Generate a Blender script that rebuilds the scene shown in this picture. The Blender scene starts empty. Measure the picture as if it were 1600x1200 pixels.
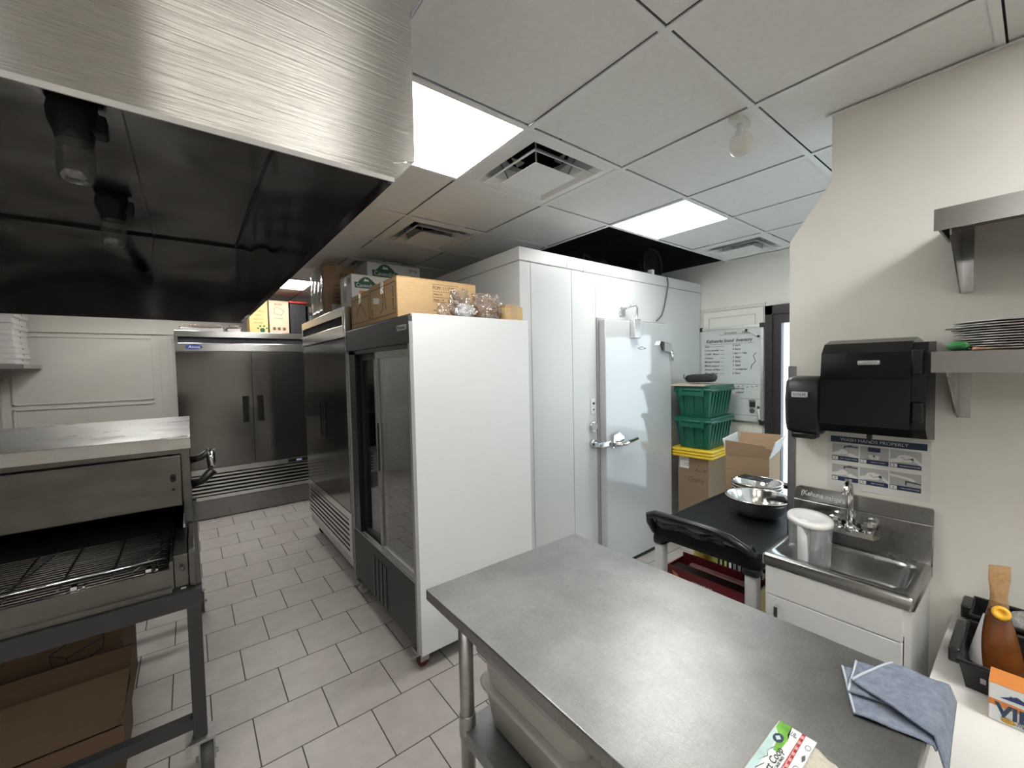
import bpy, bmesh, math, random
from mathutils import Vector, Matrix, noise as mnoise
random.seed(7)
R = math.radians
PI = math.pi
SC = bpy.context.scene
COL = SC.collection

# ------------------------------------------------------------------ camera
cam_d = bpy.data.cameras.new('camera')
cam_d.sensor_width = 36.0
cam_d.lens = 36.0 * 647.2 / 1600.0
cam_d.clip_start = 0.02
cam = bpy.data.objects.new('camera', cam_d)
COL.objects.link(cam)
yaw, pit, rol = R(37.96), R(-2.315), R(-1.188)
fwd = Vector((math.sin(yaw) * math.cos(pit), math.cos(yaw) * math.cos(pit), math.sin(pit)))
rgt = Vector((math.cos(yaw), -math.sin(yaw), 0))
upv = rgt.cross(fwd)
r2 = rgt * math.cos(rol) + upv * math.sin(rol)
u2 = upv * math.cos(rol) - rgt * math.sin(rol)
m = Matrix.Identity(4)
for i in range(3):
    m[i][0], m[i][1], m[i][2] = r2[i], u2[i], -fwd[i]
m.translation = Vector((0, 0, 1.63))
cam.matrix_world = m
SC.camera = cam

# ------------------------------------------------------------------ world, view
w = bpy.data.worlds.new('world')
SC.world = w
w.use_nodes = True
bg = w.node_tree.nodes['Background']
bg.inputs[0].default_value = (0.80, 0.90, 1.0, 1)
bg.inputs[1].default_value = 3.2
SC.view_settings.view_transform = 'Standard'
SC.view_settings.look = 'None'
SC.view_settings.gamma = 1.0
SC.view_settings.use_curve_mapping = False
SC.view_settings.exposure = 0.42
SC.cycles.use_denoising = True
SC.cycles.max_bounces = 10
SC.cycles.diffuse_bounces = 5
SC.cycles.glossy_bounces = 5
SC.cycles.transparent_max_bounces = 12
SC.cycles.sample_clamp_indirect = 6.0
SC.cycles.caustics_reflective = False
SC.cycles.caustics_refractive = False
PANEL = 14.0          # radiance of the ceiling light panels

def portal(name, loc, rot, sx, sy):
    d = bpy.data.lights.new(name, 'AREA')
    d.shape = 'RECTANGLE'; d.size = sx; d.size_y = sy
    d.cycles.is_portal = True
    o = bpy.data.objects.new(name, d)
    o.location = loc; o.rotation_euler = rot
    COL.objects.link(o)
# daylight enters by an unseen window added in the front wall and the glazed right side (portals guide sky light)
portal('daylight_front', (3.15, -3.44, 1.35), (R(-90), 0, R(180)), 1.5, 2.1)
portal('daylight_side', (4.16, -0.55, 1.10), (0, R(90), 0), 2.1, 4.1)

# ------------------------------------------------------------------ materials
def nt(name):
    ma = bpy.data.materials.new(name)
    ma.use_nodes = True
    t = ma.node_tree
    return ma, t, t.nodes['Principled BSDF']

def N(t, typ, **kw):
    n = t.nodes.new(typ)
    for k, v in kw.items():
        setattr(n, k, v)
    return n

def mapped(t, scale=(1, 1, 1)):
    tc = N(t, 'ShaderNodeTexCoord')
    mp = N(t, 'ShaderNodeMapping')
    mp.inputs['Scale'].default_value = scale
    t.links.new(tc.outputs['Object'], mp.inputs['Vector'])
    return mp.outputs[0]

def noise(t, vec, scale, detail=3, rough=.55):
    n = N(t, 'ShaderNodeTexNoise')
    n.inputs['Scale'].default_value = scale
    n.inputs['Detail'].default_value = detail
    n.inputs['Roughness'].default_value = rough
    t.links.new(vec, n.inputs['Vector'])
    return n.outputs['Fac']

def ramp(t, fac, a, b, p0=.3, p1=.7):
    r = N(t, 'ShaderNodeValToRGB')
    r.color_ramp.elements[0].position = p0
    r.color_ramp.elements[1].position = p1
    r.color_ramp.elements[0].color = (*a, 1)
    r.color_ramp.elements[1].color = (*b, 1)
    t.links.new(fac, r.inputs[0])
    return r.outputs[0]

def bump(t, b, h, strength, dist=.01):
    n = N(t, 'ShaderNodeBump')
    n.inputs['Strength'].default_value = strength
    n.inputs['Distance'].default_value = dist
    t.links.new(h, n.inputs['Height'])
    t.links.new(n.outputs[0], b.inputs['Normal'])

def plain(name, col, rough=.5, metal=0., var=.06, scale=6., spec=.5, bmp=0., bscale=60., coat=0.):
    ma, t, b = nt(name)
    v = mapped(t)
    f = noise(t, v, scale)
    lo = tuple(max(0, c * (1 - var)) for c in col)
    hi = tuple(min(1, c * (1 + var)) for c in col)
    t.links.new(ramp(t, f, lo, hi), b.inputs['Base Color'])
    b.inputs['Roughness'].default_value = rough
    b.inputs['Metallic'].default_value = metal
    b.inputs['Specular IOR Level'].default_value = spec
    b.inputs['Coat Weight'].default_value = coat
    if bmp:
        bump(t, b, noise(t, v, bscale), bmp)
    return ma

def steel(name, col, rough, grain=(1, 1, 1), tangent=None, aniso=.0, streak=.12, wave=0., wscale=1.5, smudge=.1):
    """brushed stainless: streaked roughness along the grain, faint smudges, optional sheet waviness"""
    ma, t, b = nt(name)
    v = mapped(t, grain)
    f = noise(t, v, 40, 4, .6)
    lo = tuple(c * (1 - streak) for c in col)
    hi = tuple(min(1, c * (1 + streak)) for c in col)
    t.links.new(ramp(t, f, lo, hi, .25, .75), b.inputs['Base Color'])
    v2 = mapped(t)
    f2 = noise(t, v2, 3.0, 4, .6)
    mr = N(t, 'ShaderNodeMapRange')
    mr.inputs['To Min'].default_value = max(.02, rough - smudge)
    mr.inputs['To Max'].default_value = rough + smudge
    t.links.new(f2, mr.inputs['Value'])
    t.links.new(mr.outputs[0], b.inputs['Roughness'])
    b.inputs['Metallic'].default_value = 1.0
    if tangent:
        b.inputs['Anisotropic'].default_value = aniso
        c = N(t, 'ShaderNodeCombineXYZ')
        for i in range(3):
            c.inputs[i].default_value = tangent[i]
        t.links.new(c.outputs[0], b.inputs['Tangent'])
    if wave:
        bump(t, b, noise(t, v2, wscale, 1, .3), wave, .1)
    return ma

def glow(name, col, s):
    ma, t, b = nt(name)
    b.inputs['Base Color'].default_value = (.9, .9, .9, 1)
    b.inputs['Emission Color'].default_value = (*col, 1)
    b.inputs['Emission Strength'].default_value = s
    v = mapped(t)
    f = noise(t, v, 1.2)
    mr = N(t, 'ShaderNodeMapRange')
    mr.inputs['To Min'].default_value = s * .93
    mr.inputs['To Max'].default_value = s * 1.07
    t.links.new(f, mr.inputs['Value'])
    t.links.new(mr.outputs[0], b.inputs['Emission Strength'])
    return ma

def thin(name, tint, gloss=.08, rough=.02, body=0., bcol=(.9, .9, .9), wr=0., wscale=30.):
    """thin clear sheet: see-through tint + fresnel gloss + optional milky body"""
    ma, t, b = nt(name)
    t.nodes.remove(b)
    out = t.nodes['Material Output']
    tr = N(t, 'ShaderNodeBsdfTransparent'); tr.inputs[0].default_value = (*tint, 1)
    gl = N(t, 'ShaderNodeBsdfGlossy'); gl.inputs['Roughness'].default_value = rough
    gl.inputs[0].default_value = (1, 1, 1, 1)
    df = N(t, 'ShaderNodeBsdfDiffuse'); df.inputs[0].default_value = (*bcol, 1)
    v = mapped(t)
    f = noise(t, v, wscale if wr else 4., 3)
    m0 = N(t, 'ShaderNodeMixShader'); 
    mr = N(t, 'ShaderNodeMapRange')
    mr.inputs['To Min'].default_value = body * .6; mr.inputs['To Max'].default_value = body * 1.4
    t.links.new(f, mr.inputs['Value']); t.links.new(mr.outputs[0], m0.inputs[0])
    t.links.new(tr.outputs[0], m0.inputs[1]); t.links.new(df.outputs[0], m0.inputs[2])
    fr = N(t, 'ShaderNodeLayerWeight'); fr.inputs['Blend'].default_value = .35
    ad = N(t, 'ShaderNodeMath', operation='ADD'); ad.inputs[1].default_value = gloss
    mu = N(t, 'ShaderNodeMath', operation='MULTIPLY'); mu.inputs[1].default_value = .45
    t.links.new(fr.outputs['Fresnel'], mu.inputs[0]); t.links.new(mu.outputs[0], ad.inputs[0])
    m1 = N(t, 'ShaderNodeMixShader')
    t.links.new(ad.outputs[0], m1.inputs[0])
    t.links.new(m0.outputs[0], m1.inputs[1]); t.links.new(gl.outputs[0], m1.inputs[2])
    if wr:
        bp = N(t, 'ShaderNodeBump'); bp.inputs['Strength'].default_value = wr; bp.inputs['Distance'].default_value = .02
        t.links.new(f, bp.inputs['Height']); t.links.new(bp.outputs[0], gl.inputs['Normal'])
        t.links.new(bp.outputs[0], fr.inputs['Normal'])
    t.links.new(m1.outputs[0], out.inputs['Surface'])
    return ma

def tile_floor():
    ma, t, b = nt('floor_tiles')
    tc = N(t, 'ShaderNodeTexCoord')
    sx = N(t, 'ShaderNodeSeparateXYZ')
    t.links.new(tc.outputs['Object'], sx.inputs[0])
    def M(op, a, bb=None):
        n = N(t, 'ShaderNodeMath', operation=op)
        for i, q in enumerate((a, bb)):
            if q is None: continue
            if isinstance(q, (int, float)): n.inputs[i].default_value = q
            else: t.links.new(q, n.inputs[i])
        return n.outputs[0]
    TX, TY = .303, .3068
    yv = M('DIVIDE', M('SUBTRACT', sx.outputs[1], 2.2625 - 40 * TY), TY)
    row = M('FLOOR', yv)
    fy = M('SUBTRACT', yv, row)
    off = M('MULTIPLY', M('MODULO', row, 2.0), .5)
    xv = M('ADD', M('DIVIDE', M('SUBTRACT', sx.outputs[0], .930 - 40 * TX), TX), off)
    ci = M('FLOOR', xv)
    fx = M('SUBTRACT', xv, ci)
    ex = M('MINIMUM', fx, M('SUBTRACT', 1.0, fx))
    ey = M('MINIMUM', fy, M('SUBTRACT', 1.0, fy))
    e = M('MINIMUM', ex, ey)
    grout = M('LESS_THAN', e, .0085)
    cx = N(t, 'ShaderNodeCombineXYZ')
    t.links.new(ci, cx.inputs[0]); t.links.new(row, cx.inputs[1])
    wn = N(t, 'ShaderNodeTexWhiteNoise'); wn.noise_dimensions = '2D'
    t.links.new(cx.outputs[0], wn.inputs['Vector'])
    base = ramp(t, wn.outputs['Value'], (.455, .418, .388), (.51, .475, .445), 0, 1)
    v = mapped(t)
    spk = ramp(t, noise(t, v, 9, 5, .65), (.88, .88, .88), (1.06, 1.06, 1.06), .3, .7)
    mx = N(t, 'ShaderNodeMix', data_type='RGBA', blend_type='MULTIPLY'); mx.inputs[0].default_value = 1
    t.links.new(base, mx.inputs[6]); t.links.new(spk, mx.inputs[7])
    m2 = N(t, 'ShaderNodeMix', data_type='RGBA')
    t.links.new(grout, m2.inputs[0]); t.links.new(mx.outputs[2], m2.inputs[6])
    m2.inputs[7].default_value = (.06, .05, .045, 1)
    t.links.new(m2.outputs[2], b.inputs['Base Color'])
    rr = N(t, 'ShaderNodeMapRange'); rr.inputs['To Min'].default_value = .38; rr.inputs['To Max'].default_value = .85
    t.links.new(grout, rr.inputs['Value']); t.links.new(rr.outputs[0], b.inputs['Roughness'])
    inv = M('SUBTRACT', 1.0, grout)
    bump(t, b, inv, .4, .002)
    return ma

def cardboard(name, col, var=.08):
    ma, t, b = nt(name)
    v = mapped(t, (1, 1, 14))
    f = noise(t, v, 14, 3)
    lo = tuple(c * (1 - var) for c in col); hi = tuple(c * (1 + var) for c in col)
    t.links.new(ramp(t, f, lo, hi), b.inputs['Base Color'])
    b.inputs['Roughness'].default_value = .8
    bump(t, b, f, .15, .004)
    return ma

def table_steel():
    """worn work-table steel: swirled scratches, dull patches, dents"""
    ma, t, b = nt('table_steel')
    v = mapped(t)
    big = noise(t, v, 2.6, 4, .6)
    base = ramp(t, big, (.28, .28, .275), (.43, .43, .42), .35, .7)
    for sc in ((26, 260, 1), (210, 22, 1), (90, 90, 1)):
        fine = ramp(t, noise(t, mapped(t, sc), 1.0, 4, .7), (.80, .80, .80), (1.14, 1.14, 1.14), .3, .7)
        mx = N(t, 'ShaderNodeMix', data_type='RGBA', blend_type='MULTIPLY'); mx.inputs[0].default_value = .32
        t.links.new(base, mx.inputs[6]); t.links.new(fine, mx.inputs[7]); base = mx.outputs[2]
    t.links.new(base, b.inputs['Base Color'])
    vs = mapped(t, (1, 1, 1))
    dn = N(t, 'ShaderNodeTexNoise'); dn.inputs['Scale'].default_value = 5.0; dn.inputs['Detail'].default_value = 2
    t.links.new(vs, dn.inputs['Vector'])
    wv = N(t, 'ShaderNodeTexWave'); wv.inputs['Scale'].default_value = 55; wv.inputs['Distortion'].default_value = 14
    wv.inputs['Detail'].default_value = 4; wv.inputs['Detail Scale'].default_value = 2.2
    t.links.new(v, wv.inputs['Vector'])
    mr = N(t, 'ShaderNodeMapRange'); mr.inputs['To Min'].default_value = .27; mr.inputs['To Max'].default_value = .43
    ad = N(t, 'ShaderNodeMath', operation='MULTIPLY_ADD'); ad.inputs[1].default_value = .35
    t.links.new(wv.outputs['Fac'], ad.inputs[0]); t.links.new(big, ad.inputs[2])
    t.links.new(ad.outputs[0], mr.inputs['Value'])
    t.links.new(mr.outputs[0], b.inputs['Roughness'])
    b.inputs['Metallic'].default_value = 1.0
    hh = N(t, 'ShaderNodeMath', operation='MULTIPLY_ADD'); hh.inputs[1].default_value = .012
    t.links.new(wv.outputs['Fac'], hh.inputs[0]); t.links.new(noise(t, v, 3.2, 2, .4), hh.inputs[2])
    bump(t, b, hh.outputs[0], .16, .05)
    return ma

MT = {}
MT['floor'] = tile_floor()
MT['cream'] = plain('cream_paint', (.88, .865, .80), .6, var=.02, bmp=.05, bscale=180)
MT['beige'] = plain('beige_wall_paint', (.72, .70, .645), .6, var=.02)
MT['ceil'] = plain('ceiling_tile', (.88, .88, .865), .85, var=.025, scale=40, bmp=.05, bscale=220)
MT['tee'] = plain('ceiling_tee', (.90, .90, .89), .45, var=.02)
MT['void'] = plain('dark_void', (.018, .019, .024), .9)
MT['cooler'] = plain('cooler_white_panel', (.62, .64, .632), .28, var=.012, scale=2, bmp=.02, bscale=120)
MT['coolerdoor'] = plain('cooler_door_white', (.56, .58, .59), .07, var=.01, scale=2, spec=.95, bmp=.012, bscale=3)
MT['seam'] = plain('seam_grey', (.33, .34, .34), .6)
MT['white'] = plain('white_laminate', (.80, .80, .79), .32, var=.015)
MT['fridgewhite'] = plain('fridge_white_panel', (.79, .80, .80), .35, var=.012, scale=3)
MT['counter'] = plain('counter_white', (.73, .72, .69), .3, var=.02, scale=12)
MT['charcoal'] = plain('charcoal_plastic', (.040, .039, .040), .5, var=.1)
MT['soapblack'] = plain('soap_cover_black', (.014, .014, .015), .38, var=.1)
MT['black'] = plain('black_plastic', (.008, .008, .009), .32, var=.2)
MT['blackgloss'] = plain('black_smoked_plastic', (.004, .004, .005), .16, var=.2)
MT['blackmat'] = plain('black_matt', (.016, .016, .017), .6, var=.2, bmp=.2, bscale=90)
MT['cartblue'] = plain('cart_black_tray', (.005, .0065, .008), .50, var=.35, scale=14, spec=.22, bmp=.1, bscale=200)
MT['rubber'] = plain('rubber_black', (.02, .02, .02), .75)
MT['castergrey'] = plain('caster_grey_rubber', (.05, .05, .05), .6)
MT['redwheel'] = plain('dark_red_wheel', (.09, .016, .016), .45)
MT['creamwheel'] = plain('pale_wheel', (.55, .54, .50), .5)
MT['hood'] = steel('hood_brushed_steel', (.56, .55, .53), .25, (1.2, 1.2, 24), (0, 0, 1), .98, .14, .0, 3, .04)
def grain_bump(ma, sc, strength, dist):
    t = ma.node_tree
    b = t.nodes['Principled BSDF']
    bump(t, b, noise(t, mapped(t, sc), 1.0, 2, .6), strength, dist)
grain_bump(MT['hood'], (4, 4, 260), .55, .0022)
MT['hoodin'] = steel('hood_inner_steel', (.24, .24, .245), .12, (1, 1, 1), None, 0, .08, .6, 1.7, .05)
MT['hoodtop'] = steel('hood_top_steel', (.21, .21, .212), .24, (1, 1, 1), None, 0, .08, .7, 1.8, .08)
MT['fridgesteel'] = steel('fridge_steel', (.22, .216, .212), .15, (20, 20, .4), None, 0, .02, .04, 1.2, .05)
MT['fridgetrim'] = steel('fridge_trim_steel', (.68, .68, .67), .22, (60, 60, 2), None, 0, .06, .05, 2, .06)
MT['sidesteel'] = steel('cabinet_side_steel', (.50, .50, .50), .35)
MT['ovensteel'] = steel('oven_worn_shaded_steel', (.155, .152, .142), .33, (.12, .5, .3), None, 0, .22, .05, 4, .12)  # worn steel, also darkened to hold the hood's shade and dark reflections
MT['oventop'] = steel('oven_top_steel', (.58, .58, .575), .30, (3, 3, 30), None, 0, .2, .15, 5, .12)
MT['ovendark'] = steel('oven_belt_wire', (.20, .185, .165), .42, smudge=.1)
MT['frame'] = plain('painted_dark_frame', (.026, .027, .029), .5, var=.15)
MT['chrome'] = steel('chrome', (.82, .82, .83), .07, smudge=.03, streak=.03)
MT['sinksteel'] = steel('sink_steel', (.40, .395, .385), .26, (30, 2, 2), None, 0, .1, .04, 4, .08)
MT['bowl'] = steel('mixing_bowl_steel', (.70, .68, .64), .17, streak=.05, smudge=.05)
MT['shelfsteel'] = steel('shelf_steel', (.38, .375, .37), .26, (2, 2, 50), None, 0, .14, .05, 3, .08)
MT['alu'] = steel('pan_aluminium', (.80, .79, .78), .36, streak=.1)
MT['galv'] = steel('galvanised_leg', (.45, .45, .44), .42, smudge=.1)
MT['undershelf'] = steel('undershelf_steel', (.30, .315, .32), .48, smudge=.1)
MT['greypost'] = plain('grey_post', (.42, .42, .415), .45)
MT['table'] = table_steel()
MT['panel'] = glow('light_panel', (1.0, .985, .95), PANEL)
MT['panel_dim'] = glow('light_panel_dimmed', (1.0, .95, .86), 2.7)  # unseen panel, dimmed so its band on the hood does not burn out
MT['panel_boosted'] = glow('light_panel_boosted', (1.0, .985, .95), PANEL * 1.6)  # added unseen panel, boosted to brighten the partition wall
MT['glassdark'] = thin('fridge_glass', (.55, .57, .58), .17, .015)
MT['glass'] = thin('window_glass', (.95, .98, .98), .02)
MT['jar'] = thin('lamp_jar_glass', (.8, .8, .78), .10, .05, .12, (.6, .6, .58))
MT['clear'] = thin('clear_plastic', (.90, .91, .93), .07, .05, .26, (.80, .82, .85))
MT['wrap'] = thin('plastic_wrap', (.85, .79, .74), .10, .10, .14, (.7, .6, .52), .8, 24)
MT['wrapclear'] = thin('clear_wrap', (.9, .9, .9), .16, .12, .30, (.85, .84, .83), .9, 45)
MT['tan'] = cardboard('cardboard_tan', (.56, .38, .195))
MT['brown'] = cardboard('cardboard_brown', (.40, .265, .16))
MT['dull'] = cardboard('cardboard_dull', (.25, .18, .11))
MT['yellowbox'] = cardboard('cardboard_yellow', (.66, .47, .20))
MT['pinkbox'] = cardboard('cardboard_pink_tan', (.57, .44, .31))
MT['whitebox'] = cardboard('cardboard_white', (.74, .74, .72), .03)
MT['pizzabox'] = cardboard('pizza_box_white', (.66, .65, .63), .03)
MT['tape'] = plain('packing_tape', (.50, .37, .21), .25)
MT['ink'] = plain('ink_black', (.02, .02, .02), .6)
MT['inkbrown'] = plain('ink_brown', (.12, .07, .035), .7)
MT['inkgrey'] = plain('marker_faded', (.12, .125, .13), .6)
MT['navy'] = plain('print_navy', (.018, .035, .085), .5)
MT['lettergreen'] = plain('print_green', (.01, .085, .04), .5)
MT['orange'] = plain('print_orange', (.62, .22, .05), .5)
MT['paper'] = plain('paper_white', (.78, .78, .76), .5, var=.02)
MT['papergrey'] = plain('paper_grey', (.45, .455, .45), .5, var=.03)
MT['board'] = plain('whiteboard_surface', (.66, .70, .69), .22, var=.05, scale=5)
MT['frost'] = plain('letter_white', (.75, .75, .76), .4)
MT['silverink'] = plain('silver_badge', (.5, .5, .52), .3, .8)
MT['logoblue'] = plain('badge_blue', (.025, .045, .22), .3)
MT['tote'] = plain('green_tote_plastic', (.004, .105, .065), .33, var=.1)
MT['lid'] = plain('yellow_lid_plastic', (.78, .55, .035), .4, var=.05)
MT['yellowbag'] = plain('yellow_bag_plastic', (.62, .50, .06), .45, var=.25, scale=12, bmp=.5, bscale=14)
MT['redcarton'] = plain('dark_red_carton', (.15, .012, .02), .4, var=.2)
MT['darkflap'] = plain('dark_brown_flap', (.035, .012, .010), .5)
MT['pink'] = plain('print_pink', (.65, .25, .20), .5)
MT['doorframe'] = plain('dark_brown_frame', (.028, .024, .023), .4, var=.15)
MT['tub'] = plain('white_food_tub', (.55, .54, .50), .4, var=.05)
MT['tublid'] = plain('grey_tub_lid', (.34, .345, .36), .4, var=.05)
MT['cloth'] = plain('blue_grey_microfibre', (.215, .25, .315), .95, var=.18, scale=60, spec=.1, bmp=.5, bscale=260)
MT['hem'] = plain('pale_hem', (.50, .56, .64), .9)
MT['pulp'] = plain('egg_pulp', (.56, .52, .44), .9, var=.1, scale=50, bmp=.3, bscale=160)
MT['label_white'] = plain('label_white', (.78, .82, .82), .35, var=.04)
MT['label_teal'] = plain('label_teal', (.50, .68, .66), .35, var=.15, scale=30)
MT['grass'] = plain('print_grass_green', (.16, .42, .05), .4, var=.4, scale=45)
MT['gingham'] = plain('print_red', (.42, .035, .045), .4, var=.2)
MT['ginghamlight'] = plain('print_pale_red', (.70, .38, .36), .4, var=.1)
MT['sauce'] = plain('brown_sauce', (.165, .052, .012), .22, var=.5, scale=8, coat=.4)
MT['saucebag'] = thin('sauce_pouch_film', (.86, .66, .42), .06, .12, .32, (.62, .40, .2), .5, 18)
MT['saucelabel'] = plain('pouch_label', (.70, .70, .71), .3, var=.06)
MT['cap'] = plain('yellow_cap', (.83, .46, .03), .35)
MT['greenbag'] = plain('green_bag', (.03, .20, .05), .3, var=.4, scale=20)
MT['peach'] = plain('peach_packet', (.62, .32, .2), .35, var=.4, scale=18)
MT['pitcherwhite'] = plain('pitcher_white', (.83, .83, .82), .3, var=.01)
MT['frontwall'] = plain('street_front_paint', (.55, .53, .48), .7)
MT['ovenbox'] = cardboard('cardboard_shaded', (.105, .064, .034))  # darkened cardboard; the shade under the oven is put into the colour
MT['trimgrey'] = plain('trim_grey', (.36, .36, .355), .45)
MT['lipgrey'] = plain('lip_steel_grey', (.42, .415, .40), .5, .5)
MT['wire'] = plain('grey_cable', (.12, .125, .13), .5)
MT['red'] = plain('red_plastic', (.45, .02, .02), .35)
MT['lens'] = plain('soft_white_plastic', (.74, .74, .70), .35)
MT['dough'] = plain('pale_dough', (.62, .58, .50), .6)
MT['wood'] = plain('pale_board', (.52, .45, .36), .6, var=.1, scale=10)
MT['display'] = glow('blue_display', (.05, .1, .6), .25)

# ------------------------------------------------------------------ mesh builder
OFF = {}
class MB:
    def __init__(s): s.bm = bmesh.new()
    def _mark(s): return set(s.bm.verts)
    def box(s, x0, x1, y0, y1, z0, z1, bev=0, seg=2):
        r = bmesh.ops.create_cube(s.bm, size=1)
        vs = r['verts']
        for v in vs:
            v.co = Vector(((x0 + x1) / 2 + v.co.x * (x1 - x0), (y0 + y1) / 2 + v.co.y * (y1 - y0), (z0 + z1) / 2 + v.co.z * (z1 - z0)))
        if bev:
            es = list({e for v in vs for e in v.link_edges})
            rr = bmesh.ops.bevel(s.bm, geom=es, offset=bev, segments=seg, affect='EDGES', profile=.5)
            for f in rr['faces']: f.smooth = True
        return s
    def hexa(s, b, tp):
        """b, tp: four points each, same winding"""
        vb = [s.bm.verts.new(p) for p in b]; vt = [s.bm.verts.new(p) for p in tp]
        s.bm.faces.new(vb[::-1]); s.bm.faces.new(vt)
        for i in range(4):
            j = (i + 1) % 4
            s.bm.faces.new((vb[i], vb[j], vt[j], vt[i]))
        return s
    def prism(s, pts, axis, a0, a1):
        def P(p, a):
            return {'x': (a, p[0], p[1]), 'y': (p[0], a, p[1]), 'z': (p[0], p[1], a)}[axis]
        v0 = [s.bm.verts.new(P(p, a0)) for p in pts]; v1 = [s.bm.verts.new(P(p, a1)) for p in pts]
        s.bm.faces.new(v0); s.bm.faces.new(v1[::-1])
        n = len(pts)
        for i in range(n):
            s.bm.faces.new((v0[i], v0[(i + 1) % n], v1[(i + 1) % n], v1[i]))
        return s
    def loft(s, rings, cap0=True, cap1=True, smooth=True, closed=True):
        vr = [[s.bm.verts.new(p) for p in r] for r in rings]
        for a, b in zip(vr[:-1], vr[1:]):
            n = len(a)
            for i in range(n if closed else n - 1):
                j = (i + 1) % n
                f = s.bm.faces.new((a[i], a[j], b[j], b[i])); f.smooth = smooth
        if cap0: s.bm.faces.new(vr[0][::-1])
        if cap1: s.bm.faces.new(vr[-1])
        return s
    def lathe(s, prof, c=(0, 0, 0), n=24, sx=1., sy=1., cap0=True, cap1=True, smooth=True, rot=0.):
        rings = []
        for r, z in prof:
            rg = []
            for k in range(n):
                a = 2 * PI * k / n
                x, y = r * sx * math.cos(a), r * sy * math.sin(a)
                rg.append((c[0] + x * math.cos(rot) - y * math.sin(rot), c[1] + x * math.sin(rot) + y * math.cos(rot), c[2] + z))
            rings.append(rg)
        return s.loft(rings, cap0, cap1, smooth)
    def tube(s, path, r, n=8, closed=False, flat=1.):
        P = [Vector(p) for p in path]
        rings = []
        up = None
        L = len(P)
        for i, p in enumerate(P):
            a = P[(i - 1) % L] if (closed or i > 0) else P[i]
            b = P[(i + 1) % L] if (closed or i < L - 1) else P[i]
            d = (b - a).normalized()
            if up is None:
                up = Vector((0, 0, 1)) if abs(d.z) < .9 else Vector((1, 0, 0))
            x = d.cross(up)
            if x.length < 1e-5: x = d.cross(Vector((0, 1, 0)))
            x.normalize(); y = x.cross(d).normalized(); up = y
            rr = r[i] if isinstance(r, (list, tuple)) else r
            rings.append([p + x * (rr * math.cos(2 * PI * k / n)) + y * (rr * flat * math.sin(2 * PI * k / n)) for k in range(n)])
        if closed:
            rings.append(rings[0])
            return s.loft(rings, False, False)
        return s.loft(rings)
    def cyl(s, p0, p1, r, n=16, r1=None):
        return s.tube([p0, p1], [r, r if r1 is None else r1], n)
    def grid(s, f, nu, nv, thick=0.):
        vs = [[s.bm.verts.new(f(i / nu, j / nv)) for j in range(nv + 1)] for i in range(nu + 1)]
        fs = []
        for i in range(nu):
            for j in range(nv):
                q = s.bm.faces.new((vs[i][j], vs[i + 1][j], vs[i + 1][j + 1], vs[i][j + 1])); q.smooth = True
                fs.append(q)
        if thick:
            bmesh.ops.recalc_face_normals(s.bm, faces=fs)
            bmesh.ops.solidify(s.bm, geom=fs, thickness=thick)
        return s
    def poly(s, pts, th, nrm):
        """flat polygon with thickness th along nrm"""
        n = Vector(nrm).normalized() * th
        v0 = [s.bm.verts.new(Vector(p)) for p in pts]; v1 = [s.bm.verts.new(Vector(p) + n) for p in pts]
        s.bm.faces.new(v0); s.bm.faces.new(v1[::-1])
        for i in range(len(pts)):
            j = (i + 1) % len(pts)
            s.bm.faces.new((v0[i], v0[j], v1[j], v1[i]))
        return s
    def text(s, body, c, xd, ud, h, th=.0006, shear=0., width=None, align='CENTER', bold=0.):
        cu = bpy.data.curves.new('t', 'FONT')
        cu.body = body; cu.size = h * 1.38; cu.align_x = align; cu.align_y = 'CENTER'
        cu.extrude = th; cu.shear = shear; cu.offset = bold * h; cu.resolution_u = 3
        o = bpy.data.objects.new('t', cu)
        me = bpy.data.meshes.new_from_object(o)
        bpy.data.objects.remove(o); bpy.data.curves.remove(cu)
        X = Vector(xd).normalized(); U = Vector(ud).normalized(); Z = X.cross(U)
        k = 1.
        if width and me.vertices:
            xs = [v.co.x for v in me.vertices]
            k = width / max(1e-6, max(xs) - min(xs))
        for v in me.vertices:
            v.co = Vector(c) + X * (v.co.x * k) + U * v.co.y + Z * (v.co.z)
        s.bm.from_mesh(me)
        bpy.data.meshes.remove(me)
        return s
    def rot(s, ang, c, axis='Z'):
        bmesh.ops.rotate(s.bm, verts=s.bm.verts, cent=Vector(c), matrix=Matrix.Rotation(ang, 3, axis))
        return s
    def build(s, name, mat, parent=None, kind=None, label=None):
        me = bpy.data.meshes.new(name)
        bmesh.ops.recalc_face_normals(s.bm, faces=s.bm.faces)
        if parent is not None:
            off = OFF[parent.name]
        else:
            vs = [v.co for v in s.bm.verts]
            lo = Vector([min(v[i] for v in vs) for i in range(3)]); hi = Vector([max(v[i] for v in vs) for i in range(3)])
            off = Vector(((lo.x + hi.x) / 2, (lo.y + hi.y) / 2, lo.z))
            if kind == 'structure': off = Vector((0, 0, 0))
        for v in s.bm.verts: v.co -= off
        s.bm.to_mesh(me); s.bm.free()
        me.materials.append(MT[mat] if isinstance(mat, str) else mat)
        o = bpy.data.objects.new(name, me)
        COL.objects.link(o)
        OFF[o.name] = off
        if parent is not None: o.parent = parent
        else: o.location = off
        if kind: o['kind'] = kind
        if label: o['label'] = label
        return o

def thing(name, label, cat, loc, group=None):
    o = bpy.data.objects.new(name, None)
    o.empty_display_size = .05
    COL.objects.link(o)
    o.location = loc
    OFF[o.name] = Vector(loc)
    o['label'] = label; o['category'] = cat
    if group: o['group'] = group
    return o

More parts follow.
